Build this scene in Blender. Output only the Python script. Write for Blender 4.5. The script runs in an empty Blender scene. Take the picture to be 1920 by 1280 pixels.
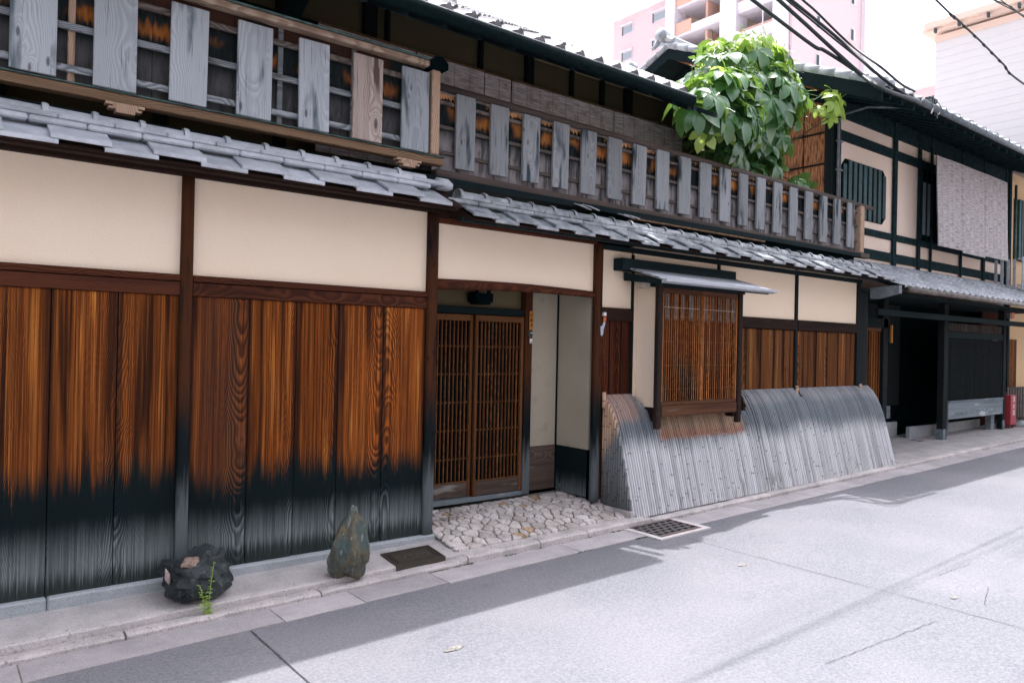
import bpy, math, random
from mathutils import Vector, Matrix, noise as mnoise
rnd = random.Random(7)
sc = bpy.context.scene
COL = sc.collection
# ------------------------------------------------------------------ camera
A = math.radians(51.837); P = math.radians(0.188); ROLL = 0.021
CAM = Vector((0, -4.8, 1.686))
Rw = Vector((math.sin(A), -math.cos(A), 0))
Fw = Vector((math.cos(A) * math.cos(P), math.sin(A) * math.cos(P), math.sin(P)))
Uw = Rw.cross(Fw)
cr = Rw * math.cos(ROLL) + Uw * math.sin(ROLL)
cu = -Rw * math.sin(ROLL) + Uw * math.cos(ROLL)
cam = bpy.data.cameras.new('camera'); cam.sensor_width = 36; cam.lens = 26.25; cam.clip_end = 2000; cam.clip_start = .05
co = bpy.data.objects.new('camera', cam); COL.objects.link(co); sc.camera = co
co.matrix_world = Matrix(((cr.x, cu.x, -Fw.x, CAM.x), (cr.y, cu.y, -Fw.y, CAM.y), (cr.z, cu.z, -Fw.z, CAM.z), (0, 0, 0, 1)))
# ------------------------------------------------------------------ sky, sun, exposure
SUN = Vector((.30, .18, 1)).normalized()
w = bpy.data.worlds.new('World'); sc.world = w; w.use_nodes = True
nt = w.node_tree; bg = nt.nodes['Background']
sky = nt.nodes.new('ShaderNodeTexSky'); sky.sky_type = 'NISHITA'; sky.sun_disc = False
sky.sun_elevation = math.asin(SUN.z); sky.sun_rotation = math.atan2(SUN.x, SUN.y)
sky.dust_density = 6; sky.air_density = 1.0; sky.ozone_density = 1.0
hs = nt.nodes.new('ShaderNodeHueSaturation'); hs.inputs['Saturation'].default_value = .28; hs.inputs['Value'].default_value = 1.15
nt.links.new(sky.outputs[0], hs.inputs['Color'])
tint = nt.nodes.new('ShaderNodeMixRGB'); tint.blend_type = 'MULTIPLY'; tint.inputs[0].default_value = 1
tint.inputs[2].default_value = (.985, .97, 1.03, 1)
nt.links.new(hs.outputs[0], tint.inputs[1]); nt.links.new(tint.outputs[0], bg.inputs[0])
bg.inputs[1].default_value = .13
sl = bpy.data.lights.new('sun', 'SUN'); sl.energy = 2.4; sl.angle = math.radians(.6); sl.color = (1, .945, .94)
so = bpy.data.objects.new('sun', sl); COL.objects.link(so)
so.rotation_euler = (-SUN).to_track_quat('-Z', 'Y').to_euler(); so.location = (3, 2, 20)
vs = sc.view_settings; vs.view_transform = 'Standard'; vs.look = 'None'; vs.gamma = 1; vs.use_curve_mapping = False
vs.exposure = 1.66

# ------------------------------------------------------------------ material helpers
class N:
    def __init__(s, name, rough=.8, spec=.3):
        s.mat = bpy.data.materials.new(name); s.mat.use_nodes = True; s.t = s.mat.node_tree
        s.b = s.t.nodes['Principled BSDF']; s.b.inputs['Roughness'].default_value = rough
        s.b.inputs['Specular IOR Level'].default_value = spec
    def n(s, ty, **k):
        x = s.t.nodes.new('ShaderNode' + ty)
        for a, v in k.items(): setattr(x, a, v)
        return x
    def l(s, a, b):
        if isinstance(a, (int, float, tuple)): b.default_value = a
        else: s.t.links.new(a, b)
    def m(s, op, a, b=0.0, c=0.0, clamp=False):
        x = s.n('Math', operation=op, use_clamp=clamp); s.l(a, x.inputs[0]); s.l(b, x.inputs[1]); s.l(c, x.inputs[2]); return x.outputs[0]
    def xyz(s, v):
        x = s.n('SeparateXYZ'); s.l(v, x.inputs[0]); return x.outputs
    def vec(s, a, b, c):
        x = s.n('CombineXYZ'); s.l(a, x.inputs[0]); s.l(b, x.inputs[1]); s.l(c, x.inputs[2]); return x.outputs[0]
    def noise(s, v, scale=1, det=2, rough=.5, dist=0):
        x = s.n('TexNoise'); s.l(v, x.inputs['Vector']); x.inputs['Scale'].default_value = scale
        x.inputs['Detail'].default_value = det; x.inputs['Roughness'].default_value = rough; x.inputs['Distortion'].default_value = dist
        return x.outputs[0]
    def mix(s, f, a, b, mode='MIX'):
        x = s.n('MixRGB', blend_type=mode); s.l(f, x.inputs[0]); s.c(a, x.inputs[1]); s.c(b, x.inputs[2]); return x.outputs[0]
    def c(s, a, b):
        if isinstance(a, tuple): b.default_value = (a + (1,))[:4]
        else: s.t.links.new(a, b)
    def step(s, v, a, b):
        x = s.n('MapRange', interpolation_type='SMOOTHSTEP'); s.l(v, x.inputs[0]); s.l(a, x.inputs[1]); s.l(b, x.inputs[2]); return x.outputs[0]
    def ramp(s, f, stops):
        x = s.n('ValToRGB'); s.l(f, x.inputs[0]); e = x.color_ramp.elements
        while len(e) < len(stops): e.new(.5)
        for i, (p, c) in enumerate(stops): e[i].position = p; e[i].color = c + (1,)
        return x.outputs[0]
    def bump(s, h, st=.3, d=.01):
        x = s.n('Bump'); s.l(h, x.inputs['Height']); x.inputs['Strength'].default_value = st; x.inputs['Distance'].default_value = d
        s.l(x.outputs[0], s.b.inputs['Normal'])
    def out(s, col, rough=None):
        s.c(col, s.b.inputs['Base Color'])
        if rough is not None: s.l(rough, s.b.inputs['Roughness'])
        return s.mat
    def obj(s): return s.n('TexCoord').outputs['Object']
    def pos(s): return s.n('NewGeometry').outputs['Position']
    def rand(s): return s.n('ObjectInfo').outputs['Random']

def grain(k, along='Z', ringw=.010, slope=.15, warp=.012, knots=0.0, spread=.34, seedmul=1.0, curv=5.0, q=1.0):
    """rings of a sawn board in its own coordinates -> (ring 0..1, fibre 0..1, random, across, along, knot)"""
    o = k.xyz(k.obj()); r = k.rand()
    if along == 'Z': x = k.m('ADD', o[0], o[1]); z = o[2]
    elif along == 'X': x = k.m('ADD', o[2], o[1]); z = o[0]
    else: x = k.m('ADD', o[0], o[2]); z = o[1]
    r2 = k.m('FRACT', k.m('MULTIPLY', r, 17.31 * seedmul)); r3 = k.m('FRACT', k.m('MULTIPLY', r, 91.7 * seedmul))
    z = k.m('ADD', z, k.m('MULTIPLY', r, 37.0))
    xc = k.m('ADD', x, k.m('MULTIPLY', k.m('SUBTRACT', r2, .5), spread))
    big = k.noise(k.vec(k.m('MULTIPLY', xc, 7), k.m('MULTIPLY', z, 1.3), r3), 1, 1)
    xw = k.m('ADD', xc, k.m('MULTIPLY', k.m('SUBTRACT', big, .5), .05))
    rad = k.m('MULTIPLY', k.m('MULTIPLY', xw, xw), curv)
    rad = k.m('ADD', rad, k.m('MULTIPLY', k.noise(k.vec(k.m('MULTIPLY', xc, 3), k.m('MULTIPLY', z, .5), r2), 1, 1), .10 * q))
    sg = k.m('SUBTRACT', k.m('MULTIPLY', k.m('GREATER_THAN', r3, .5), 2), 1)
    v = k.m('ADD', rad, k.m('MULTIPLY', k.m('MULTIPLY', z, slope), sg))
    v = k.m('ADD', v, k.m('MULTIPLY', big, warp))
    v = k.m('ADD', v, k.m('MULTIPLY', k.noise(k.vec(k.m('MULTIPLY', xc, 1.5), k.m('MULTIPLY', z, 2.6), r2), 1, 2), .12 * q))
    kn = None
    if knots > 0:
        vo = k.n('TexVoronoi'); k.l(k.vec(k.m('MULTIPLY', xc, 9), k.m('MULTIPLY', z, 3.2), k.m('MULTIPLY', r, 9)), vo.inputs['Vector'])
        vo.inputs['Scale'].default_value = 1; vo.inputs['Randomness'].default_value = 1
        dd = vo.outputs['Distance']
        kn = k.step(dd, knots, knots * .45)
        v = k.m('ADD', v, k.m('MULTIPLY', k.step(dd, knots * 3.0, 0.0), .05))
    fine = k.noise(k.vec(k.m('MULTIPLY', xc, 260), k.m('MULTIPLY', z, 5), r3), 1, 2, .6)
    v = k.m('ADD', v, k.m('MULTIPLY', fine, .0022 * (q if q < 1 else 1)))
    fr = k.m('FRACT', k.m('DIVIDE', v, ringw))
    ring = k.m('MULTIPLY', k.step(fr, 0.0, .72), k.step(fr, 1.0, .80))
    return ring, fine, r, xc, z, kn, big

def wood(name, light, dark, rough=.75, along='Z', knots=0.0, var=.35, bump=.35, ringw=.010, slope=.15, weather=None, wamt=0.0, spec=.25, streaks=None):
    k = N(name, max(rough, .8), min(spec, .08))
    ring, fine, r, x, z, kn, big = grain(k, along, ringw, slope, knots=knots)
    f = k.m('ADD', k.m('MULTIPLY', ring, .62), k.m('MULTIPLY', fine, .45))
    c = k.mix(f, light, dark)
    st = k.noise(k.vec(k.m('MULTIPLY', x, 16), k.m('MULTIPLY', z, .8), r), 1, 2)
    c = k.mix(k.m('MULTIPLY', k.step(st, .46, .72), .7), c, dark)
    if weather:
        wv = k.noise(k.vec(k.m('MULTIPLY', x, 10), k.m('MULTIPLY', z, 1.6), k.m('MULTIPLY', r, 5)), 1, 3)
        c = k.mix(k.step(wv, .62 - wamt, .72 - wamt * .6), c, weather)
    if streaks:
        sv = k.noise(k.vec(k.m('MULTIPLY', x, 85), k.m('MULTIPLY', z, 2.2), r), 1, 3, .65); c = k.mix(k.m('MULTIPLY', k.step(sv, .58, .70), .8), c, streaks)
    if kn is not None: c = k.mix(k.m('MULTIPLY', kn, .85), c, tuple(q * .25 for q in dark))
    br = k.m('ADD', 1 - var / 2, k.m('MULTIPLY', k.m('FRACT', k.m('MULTIPLY', r, 53.3)), var))
    c = k.mix(1.0, c, k.vec(br, br, br), 'MULTIPLY')
    h = k.m('ADD', k.m('MULTIPLY', ring, -.7), k.m('MULTIPLY', fine, -.5))
    k.bump(h, bump, .003)
    return k.out(c)

def charboard(name, zc, zg, zd, orange=(.38, .115, .024), brown=(.058, .017, .007), yel=(.66, .25, .05), streak=.30, grey=True):
    k = N(name, .85, .06)
    ring, fine, r, x, z, kn, big = grain(k, 'Z', .0058, .050, .006, spread=.44, curv=3.2, q=.36)
    wz = k.xyz(k.pos())[2]; oc = k.xyz(k.n('ObjectInfo').outputs['Color'])
    r2 = k.m('FRACT', k.m('MULTIPLY', r, 23.7))
    s1 = k.noise(k.vec(k.m('MULTIPLY', x, 85), k.m('MULTIPLY', z, 1.1), r2), 1, 4, .75)
    s2 = k.noise(k.vec(k.m('MULTIPLY', x, 13), k.m('MULTIPLY', z, .40), r), 1, 3, .6)
    s3 = k.noise(k.vec(k.m('MULTIPLY', x, 48), k.m('MULTIPLY', z, .35), r), 1, 3, .7)
    f = k.m('ADD', k.m('MULTIPLY', ring, .70), k.m('MULTIPLY', fine, .36))
    top = k.mix(f, orange, brown)
    top = k.mix(k.m('MULTIPLY', k.step(s2, .58, .68), k.m('SUBTRACT', .95, k.m('MULTIPLY', ring, .65))), top, yel)
    ln = k.noise(k.vec(k.m('MULTIPLY', x, 120), k.m('MULTIPLY', z, .7), r2), 1, 3, .75)
    top = k.mix(k.m('MULTIPLY', k.step(ln, .47, .56), .72), top, brown)
    top = k.mix(k.m('MULTIPLY', k.step(ln, .42, .33), .40), top, yel)
    top = k.mix(k.m('MULTIPLY', k.step(s3, .56, .66), .72), top, brown)
    top = k.mix(k.m('MULTIPLY', k.step(s2, .47, .36), .85), top, (.020, .009, .006))
    top = k.mix(k.m('MULTIPLY', k.step(s1, .60, .78), .6), top, (.018, .009, .007))
    jb = k.m('ABSOLUTE', k.m('SUBTRACT', k.n('TexCoord').outputs['Generated'] if False else k.xyz(k.n('TexCoord').outputs['Generated'])[0], .5))
    top = k.mix(k.m('MULTIPLY', k.step(k.m('ADD', jb, k.m('MULTIPLY', s1, .10)), .44, .54), .8), top, (.02, .010, .008))
    dk = k.m('ADD', k.m('SUBTRACT', 1, oc[0]), k.m('MULTIPLY', k.m('SUBTRACT', s2, .5), 1.2))
    top = k.mix(k.m('MULTIPLY', k.step(dk, .35, .9), .92), top, k.mix(ring, (.050, .022, .016), (.006, .008, .009)))
    tone = k.m('ADD', .75, k.m('MULTIPLY', r2, .5))
    top = k.mix(1.0, top, k.vec(tone, tone, tone), 'MULTIPLY')
    black = k.mix(k.m('MULTIPLY', ring, .5), (.007, .014, .016), (.004, .008, .009))
    zz = k.m('ADD', wz, k.m('MULTIPLY', k.m('SUBTRACT', s1, .5), streak))
    zz = k.m('ADD', zz, k.m('MULTIPLY', k.m('SUBTRACT', s2, .5), streak * 1.3))
    zz = k.m('ADD', zz, k.m('MULTIPLY', ring, -.06)); zz = k.m('ADD', zz, k.m('MULTIPLY', k.m('SUBTRACT', r2, .5), .11))
    tch = k.step(zz, zc - .07, zc + .13)
    c = k.mix(tch, black, top)
    if grey:
        gcol = k.mix(f, (.25, .28, .285), (.060, .080, .084))
        gcol = k.mix(k.m('MULTIPLY', k.step(ln, .47, .58), .65), gcol, (.045, .062, .066))
        gcol = k.mix(k.m('MULTIPLY', k.step(s1, .5, .75), .6), gcol, (.34, .365, .375))
        zz2 = k.m('ADD', wz, k.m('MULTIPLY', k.m('SUBTRACT', s1, .5), .12))
        zz2 = k.m('ADD', zz2, k.m('MULTIPLY', ring, .05))
        zz2 = k.m('ADD', zz2, k.m('MULTIPLY', k.m('SUBTRACT', s2, .5), .12))
        c = k.mix(k.step(zz2, zg + .07, zg - .20), c, gcol)
        algae = k.mix(ring, (.022, .030, .028), (.010, .016, .016))
        zz3 = k.m('ADD', wz, k.m('MULTIPLY', k.m('SUBTRACT', s1, .5), .26))
        c = k.mix(k.m('MULTIPLY', k.step(zz3, zd + .05, zd - .05), .85), c, algae)
    k.bump(k.m('ADD', k.m('MULTIPLY', ring, -.8), k.m('MULTIPLY', fine, -.4)), .45, .004)
    return k.out(c)

def plain(name, col, rough=.7, spec=.3, var=.15, scale=20, bump=.0, metal=0, det=4, col2=None, objvar=0.0):
    k = N(name, rough, spec); p = k.pos()
    n1 = k.noise(p, scale, det, .6)
    c2 = col2 if col2 else tuple(max(0, q * (1 - var * 2)) for q in col)
    c = k.mix(k.step(n1, .3, .7), c2, col)
    if objvar:
        br = k.m('ADD', 1 - objvar / 2, k.m('MULTIPLY', k.rand(), objvar)); c = k.mix(1.0, c, k.vec(br, br, br), 'MULTIPLY')
    if bump: k.bump(n1, bump, .004)
    k.b.inputs['Metallic'].default_value = metal
    return k.out(c)

M = {}
M['board_left'] = charboard('charred_cedar', .83, .61, .33)
M['board_mid'] = charboard('charred_cedar_second', .80, .60, .36, orange=(.42, .120, .022), brown=(.055, .015, .006))
M['dado'] = charboard('dark_dado_board', 9.0, .50, .20, streak=.1)
M['board_right'] = charboard('brown_cedar', -1, -1, -1, orange=(.33, .125, .035), brown=(.055, .02, .010), yel=(.46, .22, .07), grey=False)
M['board_red'] = charboard('red_brown_cedar', -1, -1, -1, orange=(.16, .042, .014), brown=(.020, .008, .006), yel=(.17, .045, .014), grey=False)

def post_mat():
    k = N('weathered_post', .85, .06)
    ring, fine, r, x, z, kn, big = grain(k, 'Z', .02, .05, knots=.12)
    wz = k.xyz(k.pos())[2]
    s1 = k.noise(k.vec(k.m('MULTIPLY', x, 26), k.m('MULTIPLY', z, 1.5), 0.0), 1, 3)
    top = k.mix(k.m('ADD', k.m('MULTIPLY', fine, .6), k.m('MULTIPLY', s1, .5)), (.11, .036, .013), (.014, .010, .008))
    top = k.mix(k.step(s1, .52, .7), top, (.008, .011, .012))
    gr = k.mix(fine, (.16, .18, .19), (.04, .055, .06))
    zz = k.m('ADD', wz, k.m('MULTIPLY', k.m('SUBTRACT', s1, .5), .8))
    c = k.mix(k.step(zz, 1.0, 1.45), k.mix(k.step(zz, .6, .9), gr, (.007, .012, .014)), top)
    c = k.mix(kn, c, (.004, .004, .004))
    k.bump(k.m('ADD', fine, s1), .4, .005)
    return k.out(c)
M['post'] = post_mat()
M['rail'] = wood('rail_dark_red_wood', (.125, .040, .018), (.034, .013, .009), along='X', ringw=.012, slope=.02)
M['beam'] = wood('dark_beam', (.044, .020, .013), (.010, .008, .008), along='X', slope=.02)
M['beam_dark'] = wood('dark_teal_beam', (.016, .028, .031), (.005, .012, .014), along='X', slope=.02)
M['post_dark'] = wood('dark_post', (.022, .022, .022), (.006, .012, .014), along='Z', slope=.05)
M['silver'] = wood('silver_plank', (.40, .43, .455), (.27, .30, .325), knots=.12, var=.35, ringw=.013, slope=.06, weather=(.075, .10, .115), wamt=.06, streaks=(.06, .08, .10))
M['silver_warm'] = wood('pinkish_plank', (.52, .44, .40), (.25, .20, .175), knots=.17, var=.1, ringw=.014, slope=.08, weather=(.10, .07, .055), wamt=.05, streaks=(.10, .07, .06))
M['blue_plank'] = wood('blue_grey_plank', (.30, .32, .335), (.20, .215, .23), knots=.11, var=.45, ringw=.010, slope=.03, weather=(.035, .05, .06), wamt=.06, streaks=(.03, .042, .05))
M['slatgrey'] = wood('grey_cross_rail', (.32, .35, .37), (.07, .08, .09), along='X', slope=.02, var=.4, weather=(.05, .045, .04), wamt=.05)
M['slatbrown'] = wood('brown_cross_rail', (.17, .145, .13), (.06, .05, .045), along='X', slope=.02, var=.4)
M['tanrail'] = wood('tan_handrail', (.46, .355, .27), (.22, .15, .11), along='X', slope=.015, var=.1, ringw=.012)
M['tanpost'] = wood('tan_post', (.50, .36, .26), (.26, .17, .12), slope=.03, var=.1, weather=(.10, .07, .055), wamt=.0)
M['tanbeam'] = wood('brown_sill_beam', (.27, .175, .105), (.11, .07, .045), along='X', slope=.01, var=.1)
M['greyrail'] = wood('grey_brown_handrail', (.145, .115, .10), (.055, .045, .042), along='X', slope=.01, var=.1, weather=(.06, .065, .065), wamt=.06)
M['doorwood'] = wood('lattice_door_wood', (.22, .092, .034), (.070, .027, .012), slope=.04, var=.35)
M['doorwood_x'] = wood('lattice_door_rail_wood', (.24, .115, .045), (.085, .036, .016), along='X', slope=.02, var=.3)
M['kick'] = wood('door_kick_board', (.145, .105, .085), (.055, .042, .036), along='X', slope=.03, weather=(.20, .20, .19), wamt=.0)
M['bayslat'] = wood('bay_slat_wood', (.40, .155, .045), (.11, .038, .014), slope=.04, var=.9)
M['baysill'] = wood('bay_sill_wood', (.17, .08, .042), (.05, .022, .014), along='X', slope=.02, weather=(.12, .09, .07), wamt=.0)
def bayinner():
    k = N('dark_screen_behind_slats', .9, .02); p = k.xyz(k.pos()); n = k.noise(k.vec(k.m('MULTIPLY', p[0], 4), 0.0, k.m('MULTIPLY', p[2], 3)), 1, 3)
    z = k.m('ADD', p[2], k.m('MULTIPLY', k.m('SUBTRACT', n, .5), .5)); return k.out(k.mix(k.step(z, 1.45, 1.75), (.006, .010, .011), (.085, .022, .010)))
M['bayinner'] = bayinner()
M['paperstrip'] = plain('grey_paper', (.24, .23, .22), .9, .1, .2, 30)
M['baypost'] = wood('brown_bay_post', (.050, .030, .022), (.016, .014, .014))
M['shingle'] = wood('silver_shingle', (.52, .54, .58), (.24, .26, .29), along='X', slope=.01, var=.25)
M['greyboard'] = wood('washed_grey_board', (.28, .33, .36), (.09, .115, .13), along='X', slope=.03, weather=(.42, .44, .47), wamt=.0)

def backboard(name, lo, hi, orange):
    k = N(name, .9, .04)
    ring, fine, r, x, z, kn, big = grain(k, 'Z', .009, .05, knots=.10)
    p = k.xyz(k.pos())
    s = k.noise(k.vec(k.m('MULTIPLY', p[0], 42), 0.0, k.m('MULTIPLY', p[2], 7)), 1, 3, .6)
    b = k.noise(k.vec(k.m('MULTIPLY', p[0], 3.1), 3.0, k.m('MULTIPLY', p[2], 2.0)), 1, 1)
    dark = k.mix(s, (.004, .008, .009), (.022, .030, .032))
    gr = k.mix(s, (.11, .105, .11), (.40, .37, .375))
    z2 = k.m('ADD', p[2], k.m('MULTIPLY', k.m('SUBTRACT', s, .5), .16))
    band = k.m('MULTIPLY', k.step(z2, lo, lo + .06), k.step(z2, hi + .05, hi - .02))
    org = k.mix(fine, orange, (.10, .028, .010))
    c = k.mix(k.m('MULTIPLY', k.step(z2, lo - .02, lo - .16), .92 if 3.39 < lo < 3.41 else .22), dark, gr)
    s9 = k.noise(k.vec(k.m('MULTIPLY', p[0], 16), 1.0, k.m('MULTIPLY', p[2], 3.5)), 1, 3, .6)
    c = k.mix(k.m('MULTIPLY', k.step(s9, .48, .64), .75), c, (.030, .032, .034))
    c = k.mix(k.m('MULTIPLY', band, k.step(b, .44, .54)), c, org)
    top = k.step(z2, 3.585, 3.60)
    c = k.mix(k.m('MULTIPLY', top, k.step(b, .40, .5)), c, (.56, .29, .13) if lo < 3.41 else (.05, .025, .018))
    k.bump(k.m('ADD', s, fine), .3, .003)
    return k.out(c)
M['back1'] = backboard('charred_back_board', 3.42, 3.50, (.50, .18, .04))
M['back2'] = backboard('scorched_back_board', 3.40, 3.52, (.66, .27, .08))

def plaster(name, col, col2, stain=.0):
    k = N(name, .9, .15); p = k.pos()
    n1 = k.noise(p, 1.1, 3, .5); n2 = k.noise(p, 160, 2, .6); n3 = k.noise(p, 6, 3, .6)
    c = k.mix(k.step(n1, .3, .7), col2, col)
    c = k.mix(k.m('MULTIPLY', k.step(n2, .54, .66), .30), c, tuple(q * .62 for q in col)); c = k.mix(k.m('MULTIPLY', k.step(n2, .46, .36), .35), c, tuple(min(.92, q * 1.15) for q in col))
    c = k.mix(k.m('MULTIPLY', k.step(n3, .6, .8), .25 + stain), c, tuple(q * .75 for q in col2))
    k.bump(k.m('ADD', n2, k.m('MULTIPLY', n3, .6)), .35, .003)
    return k.out(c)
M['plaster'] = plaster('cream_plaster', (.83, .70, .56), (.81, .67, .51))
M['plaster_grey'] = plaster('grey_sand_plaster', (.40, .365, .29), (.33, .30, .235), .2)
M['plaster_up'] = plaster('shade_dark_plaster', (.13, .105, .06), (.11, .088, .052))  # deep shade on the upper wall is put into this dark colour
M['plaster_pink'] = plaster('pink_beige_plaster', (.74, .61, .52), (.68, .56, .47))

def tilemat(name, a, b, rough=.42):
    k = N(name, rough, .5); p = k.pos()
    n1 = k.noise(p, 9, 4, .6); n2 = k.noise(p, 90, 3, .6)
    r = k.rand(); br = k.m('ADD', .8, k.m('MULTIPLY', r, .4))
    c = k.mix(k.step(n1, .3, .7), a, b); c = k.mix(k.m('MULTIPLY', k.step(n2, .58, .72), .35), c, tuple(q * .5 for q in a))
    c = k.mix(1.0, c, k.vec(br, br, br), 'MULTIPLY')
    k.bump(n2, .15, .002)
    return k.out(c, k.m('ADD', rough - .08, k.m('MULTIPLY', n1, .25)))
M['tile'] = tilemat('silver_roof_tile', (.30, .325, .36), (.43, .46, .50))
M['tile_old'] = tilemat('old_roof_tile', (.12, .15, .165), (.36, .38, .41))
M['tile_dark'] = tilemat('dark_roof_tile', (.10, .11, .12), (.30, .30, .32))
M['tile_mid'] = tilemat('grey_roof_tile', (.07, .075, .08), (.20, .20, .21))
M['tile_pale'] = tilemat('pale_roof_tile', (.34, .37, .40), (.52, .54, .58))
M['tube_green'] = plain('dark_gutter_metal', (.006, .014, .015), .95, .02, .25, 30)
M['gutter_grey'] = plain('grey_gutter_metal', (.16, .19, .21), .5, .4, .2, 12)
M['gutter_tan'] = plain('aged_copper_gutter', (.20, .17, .155), .5, .4, .3, 8)
M['verdigris'] = plain('verdigris_strip', (.09, .16, .15), .6, .3, .3, 20)
M['iron'] = plain('cast_iron', (.040, .052, .048), .55, .5, .3, 60, .3, .4, col2=(.085, .055, .038))
M['iron_grey'] = plain('grate_iron', (.15, .135, .135), .5, .5, .2, 50, .2, .3)
M['rust'] = plain('rusted_edge', (.24, .10, .085), .7, .3, .3, 40)
M['black'] = plain('near_black', (.004, .010, .012), .95, .0, .2, 5)
M['whiteplastic'] = plain('white_plastic', (.75, .75, .78), .4, .5, .05, 20)
M['blackplastic'] = plain('black_plastic', (.015, .018, .02), .4, .5, .1, 20)
M['cloth'] = plain('pale_blue_cloth', (.42, .47, .56), .9, .1, .1, 60)
M['orange'] = plain('orange_plastic', (.62, .13, .02), .5, .4, .1, 40)
M['plate'] = wood('name_plate_wood', (.55, .26, .065), (.34, .14, .03), slope=.03, var=.05)
M['ink'] = plain('ink', (.02, .012, .01), .8, .1, .05, 30)
M['red'] = plain('red_paint', (.42, .045, .06), .5, .4, .15, 30)
M['white'] = plain('white_paint', (.78, .76, .76), .6, .3, .05, 30)
M['cable'] = plain('black_cable', (.018, .030, .033), .5, .4, .2, 10)
M['greenslat'] = plain('dark_green_slat', (.030, .075, .080), .6, .3, .2, 12, objvar=.5)
M['teal_post'] = plain('teal_dark_wood', (.014, .034, .040), .85, .06, .3, 20)

def stonemat(name, a, b, moss=0.0, scale=120, spots=True, rough=.85, objvar=.25, bump=.5):
    k = N(name, rough, .25); p = k.pos()
    n1 = k.noise(p, 5, 4, .6); n2 = k.noise(p, scale, 2, .7); n3 = k.noise(p, scale * .35, 3, .6)
    c = k.mix(k.step(n1, .3, .7), a, b)
    if spots:
        c = k.mix(k.m('MULTIPLY', k.step(n2, .58, .68), .6), c, tuple(q * .35 for q in a))
        c = k.mix(k.m('MULTIPLY', k.step(n2, .40, .30), .5), c, tuple(min(1, q * 1.5) for q in b))
    if moss: c = k.mix(k.m('MULTIPLY', k.step(n3, .62 - moss, .75 - moss), .7), c, (.10, .12, .05))
    br = k.m('ADD', 1 - objvar / 2, k.m('MULTIPLY', k.rand(), objvar)); c = k.mix(1.0, c, k.vec(br, br, br), 'MULTIPLY')
    k.bump(k.m('ADD', n2, k.m('MULTIPLY', n3, 1.5)), bump, .006)
    return k.out(c)
M['granite'] = stonemat('granite_plinth', (.30, .34, .36), (.38, .41, .44), objvar=.05)
M['kerb'] = stonemat('kerb_granite', (.38, .36, .36), (.54, .50, .50), .03, 90)
M['gutter_slab'] = stonemat('gutter_concrete', (.33, .315, .33), (.42, .395, .41), 0, 150, rough=.9)
M['pave'] = stonemat('pavement_mortar', (.36, .345, .345), (.48, .455, .455), 0, 140, objvar=0)
M['lip'] = stonemat('pale_mortar_edge', (.40, .38, .38), (.52, .49, .49), .02, 110, objvar=0)
M['cobble'] = stonemat('crazy_paving_stone', (.40, .355, .33), (.60, .565, .56), .03, 70, objvar=.4)
M['cobble_o'] = stonemat('ochre_paving_stone', (.36, .24, .13), (.46, .34, .24), .03, 70, objvar=.2)
M['mortar'] = stonemat('dark_mortar', (.15, .14, .125), (.27, .25, .225), .04, 80, objvar=0)

def road_mat():
    k = N('asphalt', .92, .12); p = k.pos(); s = k.xyz(p)
    n2 = k.noise(p, 170, 2, .8); n3 = k.noise(p, 60, 3, .7); big = k.noise(p, .9, 3, .5)
    v = k.n('TexVoronoi'); k.l(p, v.inputs['Vector']); v.inputs['Scale'].default_value = 120
    st = k.noise(k.vec(k.m('MULTIPLY', s[0], .22), k.m('MULTIPLY', s[1], 3.2), 0.0), 1, 3, .55)
    c = k.mix(k.step(n3, .3, .7), (.118, .130, .146), (.190, .194, .212))
    c = k.mix(k.m('MULTIPLY', k.step(n2, .56, .68), .55), c, (.10, .10, .115))
    c = k.mix(k.m('MULTIPLY', k.step(v.outputs['Distance'], .22, .1), .35), c, (.42, .40, .43))
    c = k.mix(k.m('MULTIPLY', k.step(big, .35, .7), .25), c, (.27, .255, .28))
    tr = k.m('MULTIPLY', k.step(st, .56, .68), k.step(s[1], -2.0, -2.6))
    c = k.mix(k.m('MULTIPLY', tr, .4), c, (.12, .115, .135))
    oil = k.noise(k.vec(k.m('MULTIPLY', s[0], 1.7), k.m('MULTIPLY', s[1], 2.6), 4.0), 1, 4, .65)
    c = k.mix(k.m('MULTIPLY', k.step(oil, .60, .74), .28), c, (.085, .085, .10))
    pit = k.noise(p, 26, 3, .8)
    c = k.mix(k.m('MULTIPLY', k.step(pit, .66, .74), .45), c, (.07, .07, .08))
    k.bump(k.m('ADD', n2, k.m('MULTIPLY', v.outputs['Distance'], 1.2)), .5, .006)
    return k.out(c)
M['road'] = road_mat()
M['crack'] = plain('dark_joint', (.085, .085, .092), .95, .1, .2, 60)
M['paint'] = plain('worn_road_paint', (.30, .29, .27), .9, .1, .35, 60)
M['moss'] = plain('moss', (.075, .11, .030), .95, .05, .4, 60)

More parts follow.
